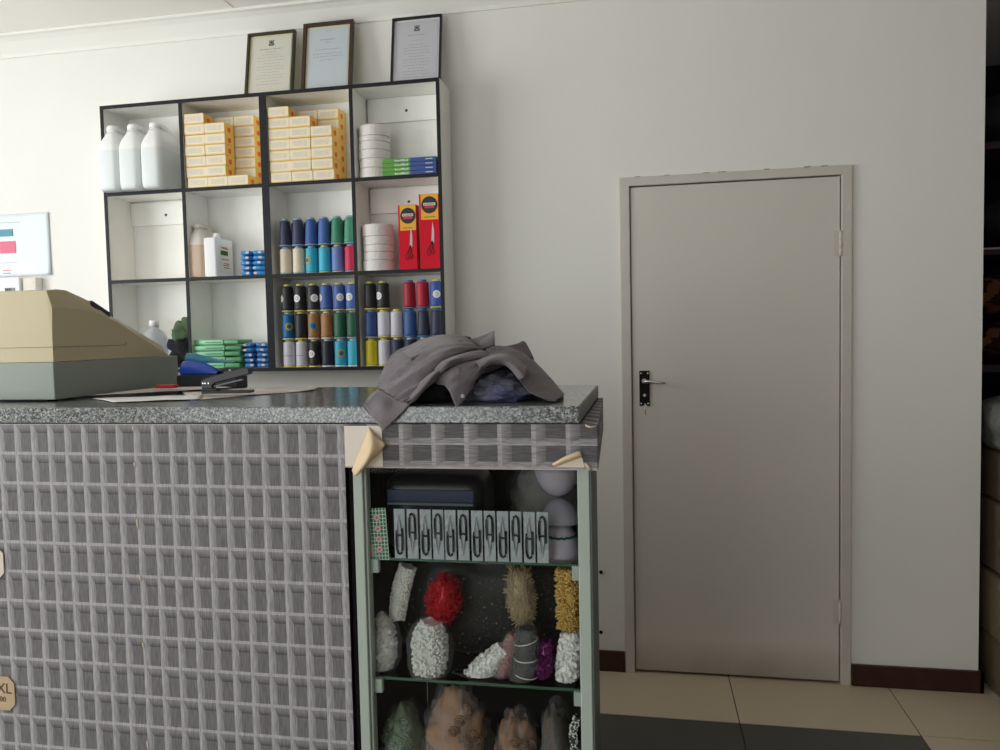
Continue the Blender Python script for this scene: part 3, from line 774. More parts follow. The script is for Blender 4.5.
obj('vented_cover', bm, mat('ivory_plastic', srgb(226, 220, 208), .5), o, b0)

# ------------------------------------------------------------------ counter
HC = 1.300; YF = -1.67
m_granite, nt, b, tc, (X, Y, Z) = newmat('granite_laminate', 0.28, 0.5)
vo = nt.nodes.new('ShaderNodeTexVoronoi'); vo.inputs['Scale'].default_value = 300; nt.links.new(tc.outputs['Object'], vo.inputs['Vector'])
sepc = nt.nodes.new('ShaderNodeSeparateColor'); nt.links.new(vo.outputs['Color'], sepc.inputs[0])
nz = noise_s(nt, tc, 110, detail=4)
v = (S(nt, sepc.outputs[0]) * .62 + nz * .62 - .04)
ramp = nt.nodes.new('ShaderNodeValToRGB'); cr_ = ramp.color_ramp; cr_.interpolation = 'LINEAR'
cr_.elements[0].position = .28; cr_.elements[0].color = srgb(40, 42, 46); cr_.elements[1].position = .98; cr_.elements[1].color = srgb(190, 197, 196)
for p_, c_ in ((.42, srgb(72, 76, 79)), (.58, srgb(106, 110, 112)), (.8, srgb(146, 151, 151))): e = cr_.elements.new(p_); e.color = c_
nt.links.new(v.o, ramp.inputs[0]); nt.links.new(ramp.outputs[0], b.inputs['Base Color']); b.inputs['Coat Weight'].default_value = .7; b.inputs['Coat Roughness'].default_value = .18

def wallpaper(name, ox, oz, cu_, cv_, rotated=False):
    m, nt, b, tc, (X, Y, Z) = newmat(name, 0.6, 0.25)
    u = (X + Y - ox) / cu_; v = (Z * -1.0 + oz) / cv_      # object origin handled through ox, oz
    fu = u.fract(); fv = v.fract()
    if not rotated:
        st = noise_s(nt, tc, 60, (9, 9, .6), 3)
        ls, le, ts, te = .14, .40, .10, .37
        lw = ((fu - ls) / (le - ls)); tw = ((fv - ts) / (te - ts))
        inpanel = fu.gt(le) * fv.gt(te)
        isleft = tw.gt(lw) * fu.lt(le)
        line = (fu.lt(ls) + fv.lt(ts)).clamp()
        vleft = lerp(.50, .36, lw.clamp()); vtop = lerp(.36, .10, tw.clamp()._m('POWER', 1.6))
        vp = .235
        val = lerp(vtop, vleft, isleft); val = lerp(val, vp, inpanel); val = lerp(val, .60, line)
    else:
        st = noise_s(nt, tc, 60, (.6, .6, 9), 3)
        ls, le, bs = .13, .42, .70
        lw = ((fu - ls) / (le - ls)); bw = ((fv - bs) / (.9 - bs))
        inpanel = fu.gt(le) * fv.lt(bs)
        isbot = bw.gt((lw * -1.0) + 1.0) * fv.gt(bs)
        line = (fu.lt(ls) + fv.gt(.92)).clamp()
        vleft = lerp(.40, .24, lw.clamp())
        val = lerp(vleft, .44, isbot); val = lerp(val, .16, inpanel)
        val = lerp(val, .42, fv.gt(bs) * fu.gt(le)); val = lerp(val, .56, line)
    val = val * (st * 1.6 + .2)
    nt.links.new(tint(nt, (val - (.02)).clamp(), srgb(38, 38, 42), srgb(214, 212, 217)), b.inputs['Base Color'])
    return m
cb = Vector((-1.3, -1.35, 0))
counter = thing('shop_counter', 'long shop counter with granite-look top and grey grid-patterned wallpaper front', 'counter', cb)
m_wp = wallpaper('grid_wallpaper', -.6181 - cb.x + (YF - cb.y) , 1.2662, .0458, .0724)
m_wpf = wallpaper('grid_wallpaper_rotated', -.4738 - cb.x + (YF - .004 - cb.y) - .0726 * 3, 1.2668, .0726, .0497, True)
m_wood = mat('dark_chipboard', srgb(40, 34, 32), .8)
CL = -3.2; CB = -1.038
bm = B(); box(bm, CL, -.603, YF + .002, -1.10, 0.0, 1.2615); obj('counter_body', bm, m_wood, counter, cb)
bm = B(); box(bm, CL, -1.1225, YF, YF + .0015, 0.02, 1.2612); box(bm, -1.1215, -.6015, YF - .0008, YF + .0012, 0.02, 1.2612); obj('front_wallpaper', bm, m_wp, counter, cb)
for (z, h_) in ((1.255, .012), (1.17, .01), (1.035, .022), (.90, .01), (.74, .012), (.50, .022)):     # small tears along the seam
    bm = B(); prism(bm, [(-1.1235, z), (-1.1195, z + h_ * .3), (-1.118, z - h_), (-1.1225, z - h_ * .6)], YF - .0022, YF - .001, 'y')
    obj('wallpaper_tear', bm, mat('torn_paper_edge', srgb(196, 180, 160), .8), counter, cb)
# worktop
bm = B(); box(bm, CL, -.083, YF - .001, CB, 1.263, HC, .003, 2); obj('worktop', bm, m_granite, counter, cb)
bm = B(); box(bm, -.0825, -.0805, YF + .001, CB, 1.266, HC - .002, .0005, 1); obj('worktop_end_edge', bm, mat('worktop_edge_grey', srgb(112, 110, 112), .4), counter, cb)
# fascia box above the display, wallpapered with the pattern turned, wraps round the right end
bm = B(); box(bm, -.600, -.046, YF - .004, YF + .02, 1.1675, 1.2618); prism(bm, [(-.0798, YF + .02), (-.046, YF + .02), (-.068, CB + .01), (-.0798, CB + .01)], 1.1675, 1.2618, 'z'); obj('fascia', bm, m_wpf, counter, cb)
bm = B(); box(bm, -.5995, -.047, YF - .0035, YF + .019, 1.1655, 1.1673); obj('fascia_lower_edge', bm, mat('bare_board_edge', srgb(206, 190, 182), .8), counter, cb)
bm = B(); box(bm, -.6, -.081, YF + .021, CB + .01, 1.245, 1.2618); obj('carcass_top', bm, m_wood, counter, cb)
# bulging paper on the far side end
bm = B()
rows = [[(-.0448 - .0037 * i + dx_ * (i > 0), YF - .0035 + .1 * i, z_) for dx_, z_ in ((0, 1.168), (.001 + .002 * math.sin(i), 1.20), (.002 + .002 * math.sin(i * 1.7 + 1), 1.235), (0, 1.262))] for i in range(7)]
sheet(bm, rows, 4); solid(obj('side_paper', bm, m_wpf, counter, cb), .0008)
# torn corner: bare white board and curled paper flap
bm = B(); box(bm, -.5985, -.512, YF - .0052, YF - .0042, 1.1685, 1.258); obj('bare_patch', bm, mat('cream_backing', srgb(232, 224, 212), .7, vary=.03, vscale=12), counter, cb)
m_curl = mat('curled_backing_paper', srgb(220, 196, 160), .6, vary=.05, vscale=14)
def A(px, py, Y): return at(px, py, Y)
bm = B()
sheet(bm, [[A(369, 427, -1.676), A(371, 430, -1.68), A(374, 434, -1.684), A(385.5, 444, -1.688)],
           [A(364, 441, -1.682), A(368, 445, -1.700), A(373, 448, -1.708), A(381, 451, -1.690)],
           [A(358, 455, -1.682), A(361, 461, -1.705), A(366, 463, -1.712), A(371, 461, -1.692)],
           [A(352, 470, -1.680), A(353.5, 474, -1.692), A(356, 476, -1.694), A(360, 473, -1.684)]], 5)
solid(obj('curled_flap', bm, m_curl, counter, cb), .0007)
bm = B()
sheet(bm, [[A(552, 464, -1.676), A(562, 458, -1.684), A(571, 454, -1.687), A(580, 451, -1.682)],
           [A(553, 465.3, -1.678), A(563, 460, -1.690), A(572, 457, -1.692), A(581, 454, -1.686)],
           [A(554, 466, -1.677), A(564, 462, -1.686), A(573, 459, -1.688), A(582, 456, -1.683)],
           [A(555, 466.6, -1.6755), A(565, 463, -1.6765), A(574, 460, -1.677), A(582, 457, -1.677)]], 4)
solid(obj('curled_flap', bm, m_curl, counter, cb), .0007)
bm = B(); prism(bm, [(at(x_, y_, -1.675).x, at(x_, y_, -1.675).z) for x_, y_ in ((555, 467), (582, 457), (584.5, 467.5))], YF - .0056, YF - .0044, 'y'); obj('bare_patch', bm, MATS['cream_backing'], counter, cb)
bm = B(); sheet(bm, [[A(585, 424, -1.676), A(590, 426, -1.684), A(596, 425, -1.677)], [A(586, 427, -1.676), A(591, 428, -1.682), A(597, 426.5, -1.676)]], 3)
sheet(bm, [[A(585, 462, -1.676), A(589, 466, -1.682), A(592, 470, -1.677)], [A(584, 464, -1.676), A(587, 469, -1.680), A(590, 471, -1.676)]], 3)
solid(obj('paper_tear', bm, mat('torn_paper_edge', srgb(196, 180, 160), .8), counter, cb), .0006)

# cardboard price tags on the wallpaper
def octo(cx, cz, w_, h, c):
    return [(cx - w_, cz + h - c), (cx - w_ + c, cz + h), (cx + w_ - c, cz + h), (cx + w_, cz + h - c), (cx + w_, cz - h + c), (cx + w_ - c, cz - h), (cx - w_ + c, cz - h), (cx - w_, cz - h + c)]
m_card = mat('brown_cardboard', srgb(190, 168, 138), .8, vary=.08, vscale=40)
tb = Vector((-1.522, YF - .002, .545))
tagc = thing('price_tag', 'octagonal brown cardboard tag with handwritten size, low on the counter front', 'price tag', tb)
bm = B(); prism(bm, octo(-1.522, .594, .044, .042, .016), YF - .0045, YF - .0018, 'y'); obj('card', bm, m_card, tagc, tb)
m_pen = mat('brown_ink', srgb(92, 58, 50), .6)
textobj('handwriting', 'XL', .036, m_pen, tagc, (.015, -.0029, .061), rot=(PI / 2, 0.03, 0)); textobj('handwriting', '00', .018, m_pen, tagc, (.010, -.0029, .034), rot=(PI / 2, .04, 0))
tb = Vector((-1.535, YF - .002, .885))
bm = B(); prism(bm, octo(-1.535, .920, .046, .036, .012), YF - .0045, YF - .0018, 'y')
single('price_tag', bm, mat('pale_card', srgb(216, 208, 196), .7), 'pale card tag cut off by the left edge of the photo, higher on the counter', 'price tag', tb)

# ------------------------------------------------------------------ display cabinet
DX0, DX1, DY0, DY1, DZ1 = -.585, -.060, -1.664, -1.14, 1.165
db = Vector(((DX0 + DX1) / 2, -1.4, 0))
cabinet = thing('display_cabinet', 'glass-fronted display cabinet with pale green frame under the counter top', 'display cabinet', db)
m_green_fr = mat('pale_green_aluminium', srgb(172, 186, 178), .4, vary=.04, vscale=15)
m_glass = bpy.data.materials.new('clear_glass'); m_glass.use_nodes = True; nt = m_glass.node_tree; nt.nodes.clear()
out = nt.nodes.new('ShaderNodeOutputMaterial'); mxs = nt.nodes.new('ShaderNodeMixShader'); tr = nt.nodes.new('ShaderNodeBsdfTransparent'); gl = nt.nodes.new('ShaderNodeBsdfGlossy')
tr.inputs[0].default_value = (.985, .995, .99, 1); gl.inputs['Roughness'].default_value = .02; lw_ = nt.nodes.new('ShaderNodeLayerWeight'); lw_.inputs[0].default_value = .12
nt.links.new(lw_.outputs['Fresnel'], mxs.inputs[0]); nt.links.new(tr.outputs[0], mxs.inputs[1]); nt.links.new(gl.outputs[0], mxs.inputs[2]); nt.links.new(mxs.outputs[0], out.inputs[0])
def dp(name, bm, m_): return obj(name, bm, m_, cabinet, db)
bm = B(); box(bm, DX0, DX0 + .022, DY0 - .004, DY0 + .012, .04, DZ1, .002); box(bm, DX0 + .0225, DX0 + .0275, DY0 + .004, DY0 + .03, .04, DZ1, .001); dp('front_post', bm, m_green_fr)
bm = B(); box(bm, DX1 - .029, DX1 - .004, DY0 - .004, DY0 + .012, .04, DZ1, .002); dp('front_post', bm, m_green_fr)
bm = B(); prism(bm, [(DX1 - .0035, DY0 - .002), (DX1, DY0 - .002), (DX1 - .022, DY1), (DX1 - .026, DY1)], .04, DZ1, 'z'); dp('side_panel', bm, mat('grey_side_panel', srgb(92, 104, 102), .5))
bm = B(); box(bm, DX0 - .010, DX0 - .001, DY0 - .003, DY1, .0, DZ1 - .001); dp('side_panel', bm, m_dark)
bm = B(); box(bm, DX0 + .004, DX1 - .027, DY1 - .012, DY1, .04, DZ1); dp('back_panel', bm, mat('dark_cabinet_lining', srgb(52, 50, 48), .8))
bm = B(); box(bm, DX0, DX1 - .024, DY0, DY1, 0.0005, .04, .002); dp('plinth', bm, m_green_fr)
bm = B(); box(bm, DX0 + .024, DX1 - .031, DY0 + .0125, DY0 + .0165, .041, DZ1 - .001); dp('front_glass', bm, m_glass)
m_gedge = mat('green_glass_edge', srgb(30, 84, 66), .15, spec=.6)
SH = (.672, .948); SH0 = .36
for z in (SH0,) + SH:
    bm = B(); box(bm, DX0 + .031, DX1 - .028, DY0 + .036, DY1 - .013, z, z + .006); gs = dp('glass_shelf', bm, m_glass)
    bm = B(); box(bm, DX0 + .031, DX1 - .0070, DY0 + .033, DY0 + .0358, z, z + .006); obj('polished_edge', bm, m_gedge, gs, db)
    for x0, x1 in ((DX0 + .0225, DX0 + .046), (DX1 - .046, DX1 - .0225)):
        bm = B(); box(bm, x0, x1, DY0 + .018, DY0 + .032, z - .026, z + .006, .003); dp('shelf_bracket', bm, m_green_fr)

YD = DY0 + .045       # front line of the goods
# --- top compartment
zs = SH[1] + .0065
# thread snips in sealed sleeves, hung side by side
m_sleeve = mat('clear_sleeve', srgb(225, 235, 240), .12, spec=.7, alpha=.06, bump=.6, bscale=70)
m_insert = mat('silver_insert', srgb(172, 184, 192), .35, metal=.0, vary=.4, vscale=45, bump=.8, bscale=60)
m_snip = mat('black_handle', srgb(12, 13, 16), .45, spec=.2)
m_blade = mat('blade_steel', srgb(96, 100, 106), .35, .6)
def snips_mesh(root, up):
    s = 1 if up else -1; zc = .056
    def P(x, z): return (x, -.0035, zc + s * z)
    bm = B()
    tube(bm, [P(-.0065, 0), P(-.0068, .02), P(-.0062, .036), P(-.004, .043), P(0, .046), P(.004, .043), P(.0062, .036), P(.0068, .02), P(.0066, 0), P(.0066, -.012)], .0028, 8)
    tube(bm, [P(-.0065, .002), P(0, .004), P(.0066, .002)], .0022, 6)
    tube(bm, [P(-.0066, .004), P(-.0066, -.008)], .0019, 6)
    obj('handles', bm, m_snip, root)
    bm = B()
    prism(bm, [(-.0066, zc - s * .005), (-.004, zc - s * .005), (.0005, zc - s * .045)], -.0045, -.0035, 'y')
    prism(bm, [(.0066, zc - s * .005), (.0035, zc - s * .005), (-.0002, zc - s * .045)], -.0032, -.0022, 'y')
    obj('blades', bm, m_blade, root)
cx = [400.3, 413.2, 426.2, 438.8, 451, 464, 477.5, 490.3, 503.3, 516.4, 529.8, 543]
for k, px in enumerate(cx):
    p = at(px, 561, DY0 + .026)
    up = k % 2 == 1
    lab = 'clear packet of black thread snips, handles %s, %s from left in the row' % ('up' if up else 'down', ['first', 'second', 'third', 'fourth', 'fifth', 'sixth', 'seventh', 'eighth', 'ninth', 'tenth', 'eleventh', 'twelfth'][k])
    root = thing('thread_snips_packet', lab, 'thread snips', (p.x, DY0 + .028, .9555), 0, 'packets of thread snips')
    bm = B(); box(bm, -.0125, .0125, -.0008, .0, 0, .1115); obj('insert', bm, m_insert, root)
    snips_mesh(root, up)
    bm = B()
    sheet(bm, [[(-.0132, -.001, z), (-.008, -.006 - .002 * math.sin(k + z * 90), z), (.002, -.0068 + .002 * math.sin(2 * k + z * 70), z), (.009, -.0055, z), (.0132, -.001, z)] for z in (0, .02, .04, .06, .08, .1, .112)], 3, wr=.0009, ws=120, seed=k)
    obj('plastic_sleeve', bm, m_sleeve, root)
# button card
m_bcard, nt, b, tc, (X, Y, Z) = newmat('green_grid_card', .35, .5)
gu = (X / .0075).fract(); gv = (Z / .0085).fract(); ln = (gu.lt(.2) + gv.lt(.18)).clamp()
nt.links.new(tint(nt, ln, srgb(24, 92, 74), srgb(190, 220, 200)), b.inputs['Base Color'])
p = at(380, 562, DY0 + .024)
root = thing('button_card', 'green checked card with four pale pink round buttons beside the thread snips', 'button card', (p.x - .0015, DY0 + .0245, .951)); root.rotation_euler = (0, -.05, 0)
bm = B(); box(bm, -.029, .024, -.0015, 0, 0, .118, .0005, 1); bc = obj('card', bm, m_bcard, root)
for k in range(4):
    bm = B(); zc = .024 + k * .0235 + (.002 if k == 3 else 0)
    lathe(bm, [(.0075, -.0016), (.0078, -.0028), (.006, -.0036), (.0042, -.003), (.0042, -.0026)], .004 - .001 * k * .3, zc, 20, 0, 'y'); bt = obj('button', bm, mat('pink_button', srgb(214, 178, 176), .3), root)
    bm = B(); lathe(bm, [(.0028, -.0027), (.0028, -.0034)], .004 - .001 * k * .3, zc, 12, 0, 'y'); obj('button_centre', bm, mat('red_centre', srgb(180, 90, 96), .3), bt)
bm = B(); box(bm, -.020, -.011, -.0022, -.0016, .008, .034); obj('pink_strip', bm, mat('pink_button', srgb(214, 178, 176), .3), root)
# dark folded garment bag with navy band
b0 = Vector((-.445, -1.52, 1.075 - .11))
b0 = Vector((-.43, -1.50, zs))
root = thing('folded_bag', 'black folded bag with navy band lying at the top of the display cabinet', 'bag', b0)
bm = B(); box(bm, -.118, .120, -.085, .07, .0, .176, .04, 5); smooth(obj('body', bm, mat('black_vinyl', srgb(20, 20, 24), .35, vary=.2, vscale=12), root))
bm = B(); box(bm, -.105, .100, -.0885, -.083, .118, .146, .002, 2); obj('navy_band', bm, mat('navy_band', srgb(30, 42, 78), .5), root)
bm = B(); box(bm, -.105, .098, -.0895, -.084, .1105, .116, .001, 1); obj('grey_piping', bm, mat('grey_piping', srgb(112, 122, 130), .5), root)
m_film = mat('clear_film', srgb(226, 230, 232), .06, spec=1.0, alpha=.11, bump=1.0, bscale=45)
# crumpled bag of grey goods
b0 = Vector((-.205, -1.40, zs))
root = thing('clear_bag', 'crumpled clear bag of grey goods in the upper right of the display cabinet', 'plastic bag', b0)
bm = B(); blob(bm, (0.01, .02, .09), (.075, .05, .092), amp=.3, fs=2.6, seed=12, flat=.0); obj('contents', bm, mat('grey_goods', srgb(160, 158, 152), .8, vary=.5, vscale=22), root)
bm = B(); blob(bm, (0.005, .012, .10), (.085, .06, .099), 40, 26, .3, 3.4, 31, .0); obj('film', bm, m_film, root)
# moulded foam cups
m_cup = mat('lilac_foam', srgb(184, 178, 194), .7); m_cupb = mat('grey_lilac_foam', srgb(160, 158, 172), .7)
def cup(px0, px1, py0, py1, Y, m_, label, inverted=False, rim=None):
    a = at(px0, py1, Y); c = at(px1, py0, Y); W = (c.x - a.x) / 2; H = c.z - a.z
    root = thing('foam_cup_pad', label, 'foam pad', ((a.x + c.x) / 2, Y + W * .5, a.z), 0, 'moulded foam cups')
    bm = B(); prof = []
    for k in range(9):
        t = k / 8 * PI / 2; prof.append((W * math.cos(t) + .0005, H * (math.sin(t))))
    if inverted: prof = [(r_, H - z) for r_, z in prof]
    lathe(bm, prof, 0, 0, 28); obj('pad', bm, m_, root)
    if rim:
        bm = B(); rr = []
        zt_ = H * .62; rad = W * math.cos(math.asin(.62)) + .001
        for k in range(41):
            t = 2 * PI * k / 40; rr.append((rad * math.cos(t), rad * math.sin(t), zt_ + .0015 * math.sin(k * 2.5)))
        tube(bm, rr, .0028, 6); obj('scalloped_trim', bm, mat('green_trim', srgb(20, 88, 66), .7), root)
    return root
cup(541, 579, 524, 559, -1.585, m_cup, 'lowest lilac foam cup with green scalloped trim right of the thread snips', rim=True)
cup(540, 579, 501, 523.5, -1.575, m_cupb, 'middle greyish foam cup stacked above the green-trimmed one')
cup(534, 579, 468, 497.5, -1.57, m_cup, 'uppermost lilac foam cup turned upside down near the cabinet top', inverted=True)

# --- second compartment: hanks of beads and trimmings
def hank(name, label, cat, pts, Y, radii, m_, bead, count, bm_m=None, film=False, seed=0, zlo=SH[0] + .0068, zhi=SH[1] - .0025):
    """a bundle along a pixel polyline at depth Y, its surface covered with beads / sequins"""
    random.seed(seed); P = [at(px, py, Y) for px, py in pts]; base = Vector((sum(p.x for p in P) / len(P), Y, min(p.z for p in P)))
    root = thing(name, label, cat, base, 0)
    path = crline(P, 5); rad = [r.x for r in crline([Vector((r_, 0, 0)) for r_ in radii], 5)]
    def cl(bm):
        for v in bm.verts: v.co.z = min(max(v.co.z, zlo), zhi)
        return bm
    bm = cl(tube(B(), path, 1, 14, taper=[max(.002, r_ * .80) for r_ in rad])); obj('core', bm, m_, root, base)
    bm = B()
    for k in range(count):
        t = random.random() * (len(path) - 1.001); i = int(t); f = t - i
        c = path[i].lerp(path[i + 1], f); r_ = rad[i] * (1 - f) + rad[i + 1] * f
        d = (path[i + 1] - path[i]).normalized(); up = Vector((0, 1, 0)); s1 = d.cross(up).normalized(); s2 = d.cross(s1)
        a = random.random() * 2 * PI; nrm = s1 * math.cos(a) + s2 * math.sin(a); q = c + nrm * r_ * random.uniform(.85, 1.0)
        if bead[0] == 'bead':
            mt = Matrix.Translation(q) @ Matrix.Scale(bead[1] * random.uniform(.8, 1.2), 4); bmesh.ops.create_icosphere(bm, subdivisions=1, radius=1, matrix=mt)
        elif bead[0] == 'sequin':
            rot = Vector((0, 0, 1)).rotation_difference(nrm + Vector((random.uniform(-.7, .7), random.uniform(-.7, .7), random.uniform(-.7, .7)))).to_matrix().to_4x4()
            bmesh.ops.create_circle(bm, cap_ends=True, segments=7, radius=bead[1] * random.uniform(.8, 1.2), matrix=Matrix.Translation(q) @ rot)
        elif bead[0] == 'strand':
            L = bead[2]; dd = (d * random.uniform(-1, 1) + s1 * random.uniform(-bead[3], bead[3]) + nrm * random.uniform(0, bead[3])).normalized()
            tube(bm, [q - dd * L / 2, q + dd * L / 2 + nrm * random.uniform(0, .002)], bead[1], 4)
    bo = obj({'bead': 'beads', 'sequin': 'sequins', 'strand': 'strands'}[bead[0]], cl(bm), bm_m or m_, root, base); bo['kind'] = 'stuff'
    if film:
        bm = B(); tube(bm, path, 1, 22, taper=[r_ * 1.22 + .004 for r_ in rad])
        for v in bm.verts:
            n_ = noise.noise(v.co * 45) * .004; v.co += Vector((n_, noise.noise(v.co * 50 + Vector((9, 0, 0))) * .004, n_))
        obj('plastic_film', cl(bm), m_film, root, base)
    return root
m_wb = mat('white_bead', srgb(250, 252, 248), .25, spec=.7); m_ws = mat('iridescent_sequin', srgb(250, 252, 250), .3, metal=.0, spec=.7)
m_redt = mat('red_tinsel', srgb(196, 12, 34), .25, metal=.25); m_pearl = mat('pearl', srgb(248, 250, 246), .2, spec=.9)
m_goldt = mat('gold_thread', srgb(186, 160, 112), .35, metal=.1); m_bugle = mat('gold_bugle_bead', srgb(226, 190, 110), .25, metal=.3)
m_pur = mat('purple_sequin', srgb(96, 18, 84), .2, metal=.3); m_pnk = mat('dusty_pink_bead', srgb(176, 122, 124), .3); m_dgl = mat('dark_grey_bead', srgb(58, 62, 66), .25)
YB_ = -1.585
hank('bead_hank', 'thin white beaded hank leaning in the upper left of the bead shelf', 'bead hank', [(408, 566), (401, 590), (397, 618)], YB_ + .03, [.020, .022, .019], m_wb, ('bead', .0026), 900, seed=1)
hank('sequin_hank', 'white iridescent sequin hank standing at the left end of the bead shelf', 'sequin hank', [(380, 614), (384, 630), (384, 655), (383, 672), (384, 684)], YB_, [.008, .026, .031, .018, .006], m_ws, ('sequin', .0042), 1100, film=True, seed=2)
hank('tinsel_bundle', 'crumpled bright red tinsel bundle above the white pearls', 'tinsel', [(436, 580), (446, 592), (442, 606), (444, 622)], YB_ + .03, [.020, .036, .036, .015], m_redt, ('strand', .0011, .022, 1.0), 420, seed=3)
hank('pearl_hank', 'thick white pearl hank in a clear bag below the red tinsel', 'pearl hank', [(432, 622), (430, 636), (430, 656), (429, 674), (427, 684)], YB_ - .005, [.024, .040, .041, .034, .014], m_pearl, ('bead', .0036), 1100, film=True, seed=4)
hank('sequin_hank', 'white frilly sequin hank lying diagonally in the middle of the bead shelf', 'sequin hank', [(456, 690), (470, 680), (486, 666), (504, 648)], YB_, [.006, .022, .028, .018], m_ws, ('sequin', .0042), 1100, seed=5)
hank('bead_hank', 'dusty pink beaded hank standing in clear film beside the white diagonal hank', 'bead hank', [(512, 634), (508, 650), (503, 670), (500, 688)], YB_, [.009, .014, .017, .016], m_pnk, ('bead', .0024), 700, film=True, seed=6)
hh = hank('bead_hank', 'dark grey beaded hank tied with pale rings, right of the pink hank', 'bead hank', [(527, 628), (526, 650), (524, 670), (522, 690)], YB_ - .006, [.018, .023, .023, .021], m_dgl, ('bead', .0026), 800, film=True, seed=7)
bm = B()
for (py, tl) in ((641, .3), (658, .0), (674, -.2)):
    c = at(526, py, YB_ - .006); tube(bm, [(c.x + .026 * math.cos(a), c.y + .026 * math.sin(a), c.z + tl * .02 * math.cos(a)) for a in [2 * PI * k / 24 for k in range(25)]], .0011, 6)
obj('tie_ring', bm, m_wb, hh, tuple(hh.location))
hank('sequin_hank', 'dark purple sequin hank standing right of the ringed grey hank', 'sequin hank', [(546, 640), (545, 655), (543, 672), (542, 690)], YB_ + .004, [.014, .024, .022, .014], m_pur, ('sequin', .003), 800, seed=8)
hank('tinsel_bundle', 'gold thread bundle in clear film in the upper middle of the bead shelf', 'thread bundle', [(519, 570), (520, 590), (522, 608), (523, 626)], YB_ + .03, [.018, .028, .024, .008], m_goldt, ('strand', .0012, .03, .4), 420, film=True, seed=9)
hank('bead_hank', 'gold bugle bead hank at the upper right end of the bead shelf', 'bead hank', [(567, 568), (568, 585), (569, 605), (568, 628)], YB_ + .012, [.021, .025, .026, .022], m_bugle, ('strand', .0018, .013, .9), 520, seed=10)
hank('sequin_hank', 'white sequin hank at the right end below the gold beads', 'sequin hank', [(571, 632), (571, 650), (568, 672), (562, 691)], YB_, [.022, .030, .028, .012], m_ws, ('sequin', .0042), 1100, seed=11)
# black beaded cloth bag filling the back of the shelf
b0 = Vector((-.33, -1.48, SH[0] + .007))
root = thing('beaded_cloth', 'black cloth studded with tiny beads filling the back of the bead shelf', 'cloth', b0)
bm = B(); blob(bm, (0, .03, .118), (.215, .05, .118), 40, 24, .12, 3, 17, .0, sup=3.5); obj('cloth', bm, mat('black_beaded', srgb(20, 20, 22), .5), root)
bm = B(); random.seed(21)
for k in range(700):
    x = random.uniform(-.19, .19); z = random.uniform(.01, .22); bmesh.ops.create_icosphere(bm, subdivisions=1, radius=.0011 if k % 12 else .0028, matrix=Matrix.Translation((x, -.0245 - random.random() * .004, z)))
bo = obj('beads', bm, mat('grey_bead', srgb(120, 122, 120), .2), root); bo['kind'] = 'stuff'

# --- bottom compartment
z0 = SH0 + .007
def bagp(px, pyt, Y, w_, h_top, m_, m_f, label, name, cat, seed, amp=.3, rose=0, rose_m=None, d_=.08):
    c = at(px, pyt, Y); H = c.z - z0; b0 = Vector((c.x, Y, z0))
    root = thing(name, label, cat, b0)
    bm = B(); blob(bm, (0, 0, H * .46), (w_, d_, H * .52), 30, 22, amp, 2.4, seed, 0); obj('contents', bm, m_, root)
    if rose:
        bm = B(); random.seed(seed)
        for k in range(rose):
            a = random.uniform(-1.2, 1.2); z = random.uniform(H * .35, H * .92); rr = math.sqrt(max(0, 1 - ((z - H * .46) / (H * .54)) ** 2))
            q = Vector((w_ * rr * math.sin(a) * .95, -d_ * rr * math.cos(a) * .98, z))
            for s_, o_ in ((.012, 0), (.008, .004), (.0045, .007)):
                tube(bm, [q + Vector((s_ * math.cos(t), -o_, s_ * math.sin(t))) for t in [2 * PI * j / 9 for j in range(10)]], .0026, 6)
        bo = obj('rosettes', bm, rose_m, root); bo['kind'] = 'stuff'
    if m_f:
        bm = B(); blob(bm, (0, 0, H * .48), (w_ * 1.06, d_ * 1.06, H * .55), 36, 26, amp * 1.2, 3.6, seed + 5, 0); obj('film', bm, m_f, root)
    return root
bagp(404, 708, -1.545, .047, 0, mat('green_lace', srgb(140, 164, 136), .8, vary=.3, vscale=50), m_film, 'clear bag of green lace rosettes at the left of the bottom shelf', 'lace_bag', 'plastic bag', 41, .25, 26, mat('pale_green_rosette', srgb(128, 150, 124), .6))
bagp(455, 692, -1.535, .070, 0, mat('brown_fabric_roses', srgb(168, 134, 110), .7, vary=.3, vscale=30), m_film, 'tall clear bag of brown fabric roses in the middle of the bottom shelf', 'rose_bag', 'plastic bag', 52, .3, 22, mat('brown_rosette', srgb(142, 112, 92), .6), .075)
bagp(517, 716, -1.535, .046, 0, mat('brown_fabric_roses', srgb(168, 134, 110), .7, vary=.3, vscale=30), m_film, 'low clear bag of brown fabric roses right of the tall bag', 'rose_bag', 'plastic bag', 57, .3, 12, mat('brown_rosette', srgb(142, 112, 92), .6), .075)
bagp(555, 706, -1.54, .034, 0, mat('taupe_beads', srgb(112, 100, 90), .5, vary=.5, vscale=120), m_film, 'clear bag of taupe beads at the right of the bottom shelf', 'bead_bag', 'plastic bag', 66, .2)
hank('bead_hank', 'black and white beaded string hanging at the right end of the bottom shelf', 'bead hank', [(577, 716), (573, 735), (576, 760)], -1.615, [.008, .009, .008], m_dgl, ('bead', .0022), 160, m_wb, seed=14, zlo=SH0 + .007, zhi=SH[0] - .002)

